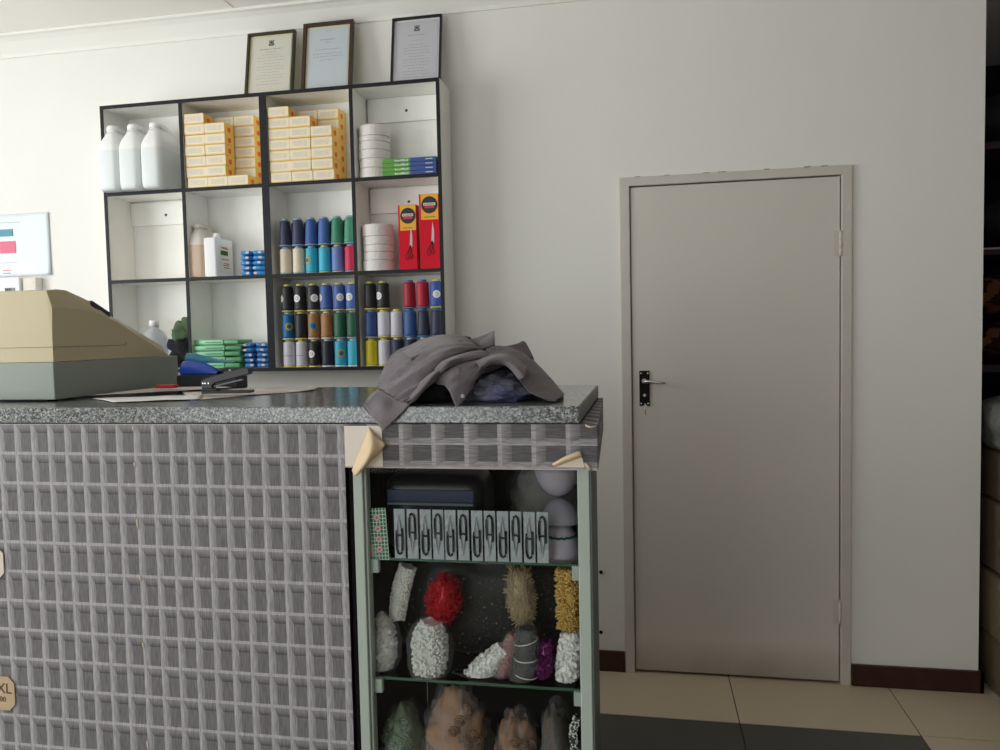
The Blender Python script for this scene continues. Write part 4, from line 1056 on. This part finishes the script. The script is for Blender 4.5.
# ------------------------------------------------------------------ cash register
rb_ = Vector((-1.67, -1.27, HC + .0005))
reg = thing('cash_register', 'beige cash register on a grey-green drawer base, seen from its back corner', 'cash register', rb_)
m_beige = mat('beige_plastic', srgb(202, 190, 156), .45, bump=.05, bscale=300); m_base = mat('grey_green_metal', srgb(150, 160, 150), .4, bump=.04, bscale=250)
X1 = -1.458; X0 = -1.885
bm = B(); box(bm, X0, X1, -1.516, -.972, HC + .006, 1.4035, .0025, 2); obj('drawer_base', bm, m_base, reg, rb_)
bm = B()
for x in (X0 + .03, X1 - .03):
    for y in (-1.49, -1.0): lathe(bm, [(.012, HC + .0005), (.012, HC + .0058)], x, y, 12)
obj('rubber_foot', bm, m_dark, reg, rb_)
# beige housing: lofted profile, chamfered top edge
ridge = [(-1.510, 1.4045), (-1.5095, 1.47), (-1.505, 1.5446), (-1.45, 1.545), (-1.404, 1.5447), (-1.35, 1.538), (-1.303, 1.5264), (-1.25, 1.509), (-1.20, 1.487), (-1.12, 1.452), (-1.03, 1.414), (-1.014, 1.4045)]
top = [(-1.510, 1.4045), (-1.5095, 1.48), (-1.504, 1.590), (-1.47, 1.5955), (-1.435, 1.5945), (-1.38, 1.5786), (-1.318, 1.5586), (-1.266, 1.530), (-1.20, 1.505), (-1.12, 1.474), (-1.025, 1.436), (-1.008, 1.4045)]
bm = B(); secs = []
XR = X1 - .004; XL = X0 + .004
for (x, pr) in ((XR, ridge), (XR - .015, top), (XL + .015, top), (XL, ridge)):
    secs.append([bm.verts.new((x, p_, q_)) for p_, q_ in pr])
for i in range(3):
    for k in range(len(ridge) - 1):
        bm.faces.new((secs[i][k], secs[i][k + 1], secs[i + 1][k + 1], secs[i + 1][k]))
bm.faces.new(secs[0]); bm.faces.new(list(reversed(secs[3])))
bm.faces.new([secs[i][0] for i in range(4)] + []) ; bm.faces.new([secs[i][-1] for i in range(4)])
ho = obj('housing', bm, m_beige, reg, rb_)
bv = ho.modifiers.new('soft_edges', 'BEVEL'); bv.width = .003; bv.segments = 2; bv.limit_method = 'ANGLE'; bv.angle_limit = math.radians(25)
m_seam = mat('dark_seam', srgb(120, 110, 86), .6)
bm = B(); box(bm, XR + .0001, XR + .0008, -1.508, -1.22, 1.4425, 1.4435); box(bm, XL, XR, -1.5108, -1.5096, 1.4425, 1.4435); box(bm, XR + .0001, XR + .0008, -1.221, -1.22, 1.4425, 1.452)
obj('housing_seam', bm, m_seam, reg, rb_)
bm = B()     # dark key panel let into the sloping operator side
prism(bm, [(-1.352, 1.567), (-1.350, 1.5725), (-1.262, 1.532), (-1.262, 1.526)], XL + .05, XR - .0301, 'x')
prism(bm, [(-1.350, 1.556), (-1.345, 1.570), (-1.272, 1.5375), (-1.276, 1.520)], XR - .030, XR - .0075, 'x')
obj('display_window', bm, mat('smoked_window', srgb(26, 26, 28), .2), reg, rb_)
bm = B()
for i in range(7):
    for j in range(5):
        y = -1.20 + j * .033; z = 1.514 - (y + 1.21) * .44
        box(bm, XL + .07 + i * .045, XL + .10 + i * .045, y, y + .022, z - .008, z + .010, .003, 1)
obj('keys', bm, mat('ivory_key', srgb(214, 208, 190), .5), reg, rb_)
bm = B(); box(bm, X0 + .03, X1 - .03, -.9718, -.966, HC + .02, 1.392, .002); obj('cash_drawer', bm, m_base, reg, rb_)

# ------------------------------------------------------------------ papers, stapler, tray, packets on the worktop
m_news, nt, b, tc, (X, Y, Z) = newmat('newsprint', .7, .2)
nz = noise_s(nt, tc, 9, (1, 1, 1), 4); ln = (Y * 160.0).fract().lt(.5); blk = nz.gt(.5)
nt.links.new(tint(nt, (ln * blk * .45).clamp(), srgb(228, 220, 214), srgb(120, 114, 114)), b.inputs['Base Color'])
def paper_sheet(name, label, cat, corners, m_, z0_, wv=.003, seed=0, group=None):
    c = [Vector((x, y, HC + z0_)) for x, y in corners]; base = sum(c, Vector()) / 4; base.z = HC + .0004
    bm = B(); rows = []
    for j in range(5):
        a = c[0].lerp(c[3], j / 4); b_ = c[1].lerp(c[2], j / 4)
        rows.append([a.lerp(b_, i / 6) + Vector((0, 0, wv * abs(noise.noise(Vector((i * .9, j * .8, seed)))))) for i in range(7)])
    sheet(bm, rows, 3); o = obj(name, bm, m_, None, base); o.location = base; solid(o, .0006)
    return tag(o, label, cat, group)
paper_sheet('newspaper', 'open newspaper lying under the black stapler on the worktop', 'newspaper', [(-1.08, -1.50), (-.885, -1.20), (-.92, -1.08), (-1.36, -1.12)], m_news, .0012, .006, 1)
paper_sheet('paper_sheet', 'white paper sheet sticking out beside the cash register base', 'paper', [(-1.25, -1.565), (-1.06, -1.49), (-1.13, -1.36), (-1.40, -1.45)], mat('white_paper', srgb(244, 244, 244), .6), .0034, .003, 2)
paper_sheet('paper_sheet', 'second printed sheet tucked under the newspaper by the register', 'paper', [(-1.43, -1.42), (-1.15, -1.18), (-1.22, -1.10), (-1.43, -1.12)], m_news, .0095, .003, 5)
o_ = at(189, 389, -1.27)
bm = B(); box(bm, -1.345, -1.285, -1.262, -1.235, HC + .016, HC + .026, .004, 2)
single('red_eraser', bm, mat('red_plastic', srgb(196, 30, 44), .4), 'small red plastic piece lying beside the register on the papers', 'plastic piece', (-1.315, -1.25, HC + .016))
# stapler
sb = Vector((-1.052, -1.375, HC + .0095)); ang = .16
st = thing('stapler', 'black desktop stapler standing open-jawed on the newspaper', 'stapler', sb, ang)
st.scale = (.74, .80, .78)
m_stb = mat('black_metal', srgb(26, 27, 30), .35, spec=.5)
bm = B(); box(bm, -.085, .095, -.02, .02, 0, .010, .003, 2); box(bm, -.085, -.03, -.018, .018, .009, .018, .003, 2); obj('base', bm, m_stb, st)
bm = B(); prism(bm, [(-.082, .016), (-.088, .038), (-.080, .048), (-.05, .058), (.02, .076), (.078, .088), (.092, .084), (.092, .064), (.03, .050), (-.035, .036), (-.045, .028), (-.045, .016)], -.017, .017, 'y'); a_ = obj('arm', bm, m_stb, st)
bvl = a_.modifiers.new('soft_edges', 'BEVEL'); bvl.width = .003; bvl.segments = 2
bm = B(); box(bm, -.04, .070, -.008, .008, .026, .032, .001); me_ = obj('magazine', bm, m_blade, st); me_.rotation_euler = (0, -.2, 0); me_.location = (0, 0, .004)
bm = B()
for x in (-.078, -.070, -.058): disc(bm, x, .036, -.0172, .0022, 8, .0008)
obj('rivet', bm, m_chrome, st)
# black tray with blue and teal packets on it
tbp = Vector((-1.30, -1.07, HC + .0005))
bm = B(); box(bm, -1.372, -1.17, -1.115, -1.045, HC + .0005, HC + .046, .006, 2)
trp = Vector((-1.27, -1.08, HC + .0005))
o = single('black_case', bm, mat('black_case', srgb(34, 37, 42), .45), 'low black case lying behind the papers next to the register', 'case', trp)
bm = B(); tube(bm, [(-1.215, -1.085, HC + .0485), (-1.205, -1.09, HC + .060), (-1.19, -1.10, HC + .0485)], .0022, 6)
single('white_cord', bm, m_wht, 'short loop of white cord lying on the black case', 'cord', (-1.20, -1.09, HC + .048))
def flatpack(name, label, poly, z0_, z1_, m_, y0, y1, seed):
    base = Vector((poly[0][0], (y0 + y1) / 2, z0_)); bm = B()
    n_ = len(poly); rows = []
    top_ = [[Vector((x, y0 + (y1 - y0) * j / 3, z0_ + (zz - z0_) * (1 - .5 * (abs(j / 3 - .5) * 2) ** 3) + .003 * noise.noise(Vector((x * 40, j, seed))))) for x, zz in poly] for j in range(4)]
    bot = [[Vector((x, y0 + (y1 - y0) * j / 3, z0_)) for x, zz in poly] for j in range(4)]
    sheet(bm, [bot[0]] + top_ + [bot[3]], 4); sheet(bm, bot, 4)
    bmesh.ops.remove_doubles(bm, verts=bm.verts, dist=.0003)
    return single(name, bm, m_, label, 'packet', base)
flatpack('flat_packet', 'royal blue plastic packet lying on the black case beside the register', [(-1.368, 1.386), (-1.345, 1.388), (-1.31, 1.384), (-1.28, 1.374), (-1.245, 1.356)], HC + .0465, 0, mat('royal_blue_packet', srgb(32, 78, 190), .3, spec=.6, vary=.2, vscale=20), -1.10, -1.055, 2)
flatpack('flat_packet', 'teal plastic packet lying on top of the royal blue one', [(-1.366, 1.412), (-1.34, 1.410), (-1.30, 1.401), (-1.25, 1.390), (-1.20, 1.384)], 1.381, 0, mat('teal_packet', srgb(36, 128, 156), .3, spec=.6, vary=.25, vscale=20), -1.075, -1.045, 5)

# ------------------------------------------------------------------ shirt heap
m_shirt, nt, b, tc, (X, Y, Z) = newmat('striped_grey_shirt', .85, .2)
stv = (X * 260.0 + Z * 140.0).fract().lt(.3); nz = noise_s(nt, tc, 25, (1, 1, 1), 4)
nt.links.new(tint(nt, (stv * .45 + nz * .5).clamp(), srgb(98, 92, 97), srgb(124, 117, 122)), b.inputs['Base Color']); b.inputs['Sheen Weight'].default_value = .25
bp = nt.nodes.new('ShaderNodeBump'); bp.inputs['Strength'].default_value = .6; bp.inputs['Distance'].default_value = .012
n3 = noise_s(nt, tc, 14, (1, 1, 2), 5); nt.links.new(n3.o, bp.inputs['Height']); nt.links.new(bp.outputs[0], b.inputs['Normal'])
shb = Vector((-.38, -1.45, HC + .0005))
shirt = thing('grey_shirt', 'crumpled grey-brown button shirt thrown over the end of the worktop', 'shirt', shb)
bm = B()
G = lambda px, py, Y, dx=0.02, dy=.12: (at(px, py, Y) + Vector((dx, dy, 0))).xy
def down(px, py, Y, dx, dy, z=HC + .002):
    p = at(px, py, Y); return Vector((p.x + dx, p.y + dy, z))
def mid(px, py, Y, dx, dy, dz=-.02):
    p = at(px, py, Y); return Vector((p.x + dx, p.y + dy, p.z + dz))
# A: left body panel with its fold rolling under at the right
sheet(bm, [
    [down(377, 388, -1.46, .02, .10), mid(377, 388, -1.46, .0, .04, -.008), A(377, 387, -1.47), A(386, 392, -1.60), A(396, 400, -1.655), A(405, 405, -1.665), A(409, 402, -1.64)],
    [down(384, 368, -1.42, .05, .12), mid(384, 368, -1.42, .01, .05), A(384, 368, -1.42), A(394, 375, -1.53), A(405, 384, -1.61), A(417, 392, -1.635), A(424, 389, -1.59)],
    [down(397, 352, -1.38, .06, .14), mid(397, 352, -1.38, .02, .06), A(397, 352, -1.38), A(407, 359, -1.49), A(416, 369, -1.58), A(427, 378, -1.60), A(431, 373, -1.55)],
    [down(418, 341, -1.34, .05, .14), mid(418, 341, -1.34, .02, .06), A(418, 341, -1.34), A(426, 346, -1.45), A(433, 354, -1.55), A(443, 362, -1.57), A(445, 357, -1.50)],
    [down(440, 335.5, -1.30, .04, .14), mid(440, 335.5, -1.30, .02, .06), A(440, 335.5, -1.30), A(447, 339, -1.41), A(453, 346, -1.51), A(461, 353, -1.53), A(464, 348, -1.46)],
    [down(466, 336, -1.28, .02, .12), mid(466, 336, -1.28, .01, .05), A(466, 336.5, -1.29), A(470, 340, -1.37), A(474, 344, -1.45), A(480, 349, -1.46), A(484, 346, -1.41)]], 6, wr=.009, ws=30, seed=1)
# fold lip along the cavity from the cuff to the hem
sheet(bm, [
    [A(405, 404, -1.66), A(412, 399, -1.668), A(408, 406, -1.67)],
    [A(413, 390, -1.63), A(424, 386, -1.65), A(416, 400, -1.66)],
    [A(424, 378, -1.60), A(434, 374, -1.62), A(427, 388, -1.64)],
    [A(437, 366, -1.56), A(443, 368, -1.59), A(436, 380, -1.61)]], 6, wr=.003, ws=35, seed=7)
# C: centre front panel with hanging corner
sheet(bm, [
    [A(434, 366, -1.53), A(445, 357, -1.48), A(462, 350, -1.43), A(478, 348, -1.41), A(494, 348.5, -1.40), A(508, 351, -1.385), A(520, 356, -1.37)],
    [A(430, 374, -1.56), A(442, 367, -1.56), A(458, 361, -1.545), A(472, 359, -1.54), A(487, 357, -1.51), A(502, 357, -1.47), A(515, 361, -1.43)],
    [A(428, 381, -1.58), A(441, 376, -1.60), A(454, 374, -1.615), A(466, 376, -1.615), A(480, 368, -1.585), A(493, 363, -1.54), A(508, 365, -1.49)],
    [A(427, 386, -1.585), A(440, 384, -1.61), A(448.5, 390, -1.642), A(457, 407, -1.668), A(467, 397, -1.64), A(479, 376, -1.585), A(497, 368, -1.53)]], 7, wr=.008, ws=30, seed=3)
# D: right sleeve
sheet(bm, [
    [down(488, 350, -1.36, 0, .13), A(489, 348, -1.38), A(486, 353, -1.47), A(483, 359, -1.53), A(488, 364, -1.55)],
    [down(514, 351, -1.34, 0, .12), A(514, 351, -1.38), A(510, 355, -1.47), A(503, 362, -1.55), A(506, 366, -1.56)],
    [down(530, 358, -1.34, 0, .10), A(530, 358.5, -1.40), A(526, 366, -1.50), A(518, 376, -1.585), A(521, 380, -1.59)],
    [down(543, 369, -1.35, .01, .08), A(543, 370, -1.42), A(540, 377, -1.53), A(528, 389, -1.61), A(532, 392, -1.61)],
    [down(554, 382, -1.40, .01, .05), A(554, 382, -1.45), A(552, 389, -1.55), A(543, 397, -1.615), A(547, 400, -1.612)],
    [down(563, 394, -1.46, .0, .02, HC + .004), A(563, 393, -1.49), A(563.5, 396, -1.56), A(556, 401, -1.60), A(558, 402.5, -1.60)]], 6, wr=.005, ws=26, seed=5)
# folds lying over the centre panel
sheet(bm, [
    [A(432, 369, -1.575), A(436, 371, -1.60), A(437, 378, -1.60)],
    [A(440, 360, -1.54), A(447, 362, -1.60), A(447, 369, -1.60)],
    [A(452, 354, -1.51), A(459, 357, -1.575), A(460, 363, -1.575)],
    [A(466, 350, -1.47), A(472, 354, -1.54), A(475, 359, -1.555)],
    [A(480, 349, -1.44), A(486, 352, -1.50), A(489, 356, -1.52)]], 6, wr=.003, ws=40, seed=11)
sheet(bm, [
    [A(476, 362, -1.575), A(479, 367, -1.60), A(478, 372, -1.60)],
    [A(488, 356, -1.54), A(491, 360, -1.585), A(491, 364, -1.58)],
    [A(502, 354, -1.51), A(504, 359, -1.575), A(503, 364, -1.575)],
    [A(516, 358, -1.51), A(515, 365, -1.59), A(511, 370, -1.59)],
    [A(528, 368, -1.54), A(525, 376, -1.615), A(519, 380, -1.61)]], 6, wr=.003, ws=40, seed=13)
sheet(bm, [
    [A(402, 352, -1.43), A(410, 358, -1.53), A(411, 362, -1.52)],
    [A(418, 345, -1.41), A(428, 350, -1.51), A(430, 354, -1.51)],
    [A(436, 339, -1.37), A(445, 343, -1.475), A(448, 346, -1.475)],
    [A(452, 337, -1.345), A(461, 341, -1.43), A(464, 344, -1.43)]], 6, wr=.003, ws=40, seed=17)
so = solid(obj('body', bm, m_shirt, shirt, shb), .0016)
# cuff over the worktop edge
bm = B()
sheet(bm, [
    [A(379, 389, -1.56), A(388, 394, -1.62), A(398, 400, -1.655), A(410, 404, -1.672)],
    [A(372, 396, -1.62), A(382, 404, -1.674), A(391, 412, -1.684), A(400, 415, -1.684)],
    [A(364, 405, -1.668), A(370, 414, -1.685), A(377, 423, -1.688), A(383, 431, -1.684)]], 6, wr=.0015, ws=30)
solid(obj('cuff', bm, mat('cuff_cloth', srgb(132, 125, 131), .85, spec=.2, vary=.06, vscale=80), shirt, shb), .003)
bm = B(); sheet(bm, [[A(363, 404.5, -1.667), A(366, 410, -1.676), A(371, 416, -1.682)], [A(366, 400, -1.60), A(372, 406, -1.62), A(378, 412, -1.64)], [A(376, 391, -1.57), A(384, 395, -1.60), A(392, 400, -1.62)]], 4)
solid(obj('cuff_inside', bm, m_shirt, shirt, shb), .002)
# collar: standing point and lapel
bm = B()
sheet(bm, [[A(462, 336.5, -1.31), A(471, 339, -1.31), A(482, 336, -1.325), A(494, 330.5, -1.35)],
           [A(465, 341, -1.35), A(473, 343.5, -1.36), A(484, 341, -1.36), A(494.5, 338, -1.36)],
           [A(470, 347, -1.39), A(478, 349, -1.40), A(487, 348, -1.40), A(495, 347, -1.385)]], 5, wr=.002, ws=40)
solid(obj('collar', bm, m_shirt, shirt, shb), .002)
bm = B()
sheet(bm, [[A(494, 330.5, -1.352), A(494.5, 336, -1.40), A(495, 346, -1.43)], [A(486, 337.5, -1.385), A(487, 341.5, -1.42), A(488, 347, -1.44)], [A(477, 344, -1.42), A(479, 346.5, -1.435), A(482, 350, -1.445)]], 5)
solid(obj('collar', bm, m_shirt, shirt, shb), .002)
bm = B()
sheet(bm, [[A(498, 347.5, -1.345), A(510, 345.5, -1.31), A(518, 343.5, -1.30), A(524, 341.5, -1.295)],
           [A(505, 351, -1.37), A(514, 350.5, -1.33), A(523, 349, -1.315), A(529, 349, -1.305)],
           [A(512, 355, -1.39), A(521, 357, -1.36), A(528, 357.5, -1.335), A(533.5, 358.5, -1.33)]], 5, wr=.001)
F = [(498, 347.5, -1.345), (510, 345.5, -1.31), (518, 343.5, -1.30), (524, 341.5, -1.295), (529, 349, -1.305), (533.5, 358.5, -1.33)]
sheet(bm, [[A(*q) for q in F], [mid(*q, -.005, .03, -.02) for q in F], [down(*q, -.01, .07) for q in F]], 4)
solid(obj('shirt_tail', bm, m_shirt, shirt, shb), .002)
for (px, py, Y) in ((487, 352, -1.45), (463, 396, -1.655)):
    p = at(px, py, Y - .006); bm = B(); lathe(bm, [(.0045, p.y), (.0048, p.y - .0015), (.003, p.y - .0022)], p.x, p.z, 14, 0, 'y'); obj('button', bm, mat('grey_button', srgb(150, 144, 148), .3), shirt, shb)
# goods under the shirt
b0 = Vector((-.30, -1.52, HC + .0005))
root = thing('navy_garment_bag', 'navy garments in crinkled clear plastic lying under the grey shirt', 'plastic bag', b0)
bm = B(); blob(bm, (-.01, .06, .034), (.095, .07, .046), 40, 24, .25, 2.6, 77, 0); obj('garment', bm, mat('navy_knit', srgb(38, 42, 82), .8, vary=.4, vscale=30, bump=.5, bscale=60), root)
bm = B(); blob(bm, (.035, -.02, .016), (.060, .055, .030), 40, 24, .35, 3.2, 71, 0); obj('lilac_garment', bm, mat('lilac_knit', srgb(84, 86, 128), .8, vary=.3, vscale=50, bump=.6, bscale=80), root)
bm = B(); blob(bm, (.01, .01, .026), (.110, .100, .040), 48, 30, .28, 4, 75, 0); obj('film', bm, m_film, root)
b0 = Vector((-.435, -1.56, HC + .0005))
bm = B(); blob(bm, b0 + Vector((0, .02, .026)), (.075, .075, .034), 32, 20, .3, 2.8, 90, HC + .0005)
single('black_garment', bm, mat('black_knit', srgb(16, 16, 20), .9, bump=.4, bscale=50), 'black garment bunched under the left fold of the grey shirt', 'garment', b0)

# ------------------------------------------------------------------ goods in the storeroom at the right
m_wrap = mat('wrapped_brown', srgb(120, 104, 84), .35, vary=.25, vscale=8, bump=.4, bscale=22)
levels = [(0.001, .22), (.223, .47), (.473, .75), (.753, .95)]
nm = ['bottom', 'second', 'third', 'top']
for k, (a, c) in enumerate(levels):
    xx = 1.372 + (.012, .0, .02, .03)[k]
    b0 = Vector((1.66, -.05, a))
    root = thing('wrapped_bale', 'brown bale in clear plastic wrap, %s of the stack beside the wall end' % nm[k], 'bale', b0, 0, 'plastic-wrapped bales')
    bm = B(); box(bm, xx - 1.66, .28, -.34, .36, 0, c - a - .001, .02, 3)
    for v in bm.verts: v.co += Vector((noise.noise(v.co * 9 + Vector((k, 0, 0))), noise.noise(v.co * 8), 0)) * .006
    smooth(obj('bale_body', bm, m_wrap, root))
b0 = Vector((1.62, -.05, .953))
bm = B(); blob(bm, b0 + Vector((-.02, .0, .10)), (.23, .34, .12), 30, 20, .12, 2.4, 15, .953, 0, 3.5)
single('grey_sack', bm, mat('grey_plastic_sack', srgb(120, 118, 114), .35, bump=.6, bscale=40), 'grey crinkled plastic sack on top of the wrapped bales', 'sack', b0)
b0 = Vector((1.66, .30, 1.19)); 
rack = thing('storage_rack', 'dark rack standing behind the wall end, loaded with fabrics', 'rack', (1.75, .75, 0))
bm = B()
for x in (1.40, 2.2):
    for y in (.45, 1.1): box(bm, x, x + .04, y, y + .04, 0, 2.7)
obj('upright', bm, mat('rack_black', srgb(22, 22, 24), .5), rack, (1.75, .75, 0))
for z in (1.24, 1.75, 2.2):
    bm = B(); box(bm, 1.37, 2.26, .42, 1.16, z, z + .03); obj('rack_board', bm, mat('rack_brown', srgb(58, 40, 32), .6), rack, (1.75, .75, 0))
bm = B(); box(bm, 1.37, 2.26, .41, .4195, 1.772, 1.778); obj('pale_edge_strip', bm, mat('pale_strip', srgb(190, 190, 190), .4), rack, (1.75, .75, 0))
m_flor, nt, b, tc, (X, Y, Z) = newmat('red_floral_cloth', .8, .2)
nz = noise_s(nt, tc, 16, (1, 1, 1), 3); nt.links.new(tint(nt, nz.gt(.55) * 1.0, srgb(46, 10, 14), srgb(110, 70, 48)), b.inputs['Base Color'])
for k, (z, rr, mm, lab) in enumerate(((1.272, .10, m_flor, 'dark red floral cloth bundle on the lower rack board'), (1.47, .11, m_flor, 'second red floral cloth bundle stacked higher on the rack'), (1.782, .12, mat('black_bundle', srgb(22, 22, 26), .8), 'black cloth bundle on the middle rack board'), (2.232, .13, mat('blue_black_bundle', srgb(26, 32, 40), .8), 'blue-black cloth bundle on the highest rack board'))):
    b0 = Vector((1.72, .72, z)); bm = B(); blob(bm, b0 + Vector((0, 0, rr * .98)), (.33, .28, rr), 36, 22, .12, 2.5, 30 + k, z)
    single('cloth_bundle', bm, mm, lab, 'cloth bundle', b0)
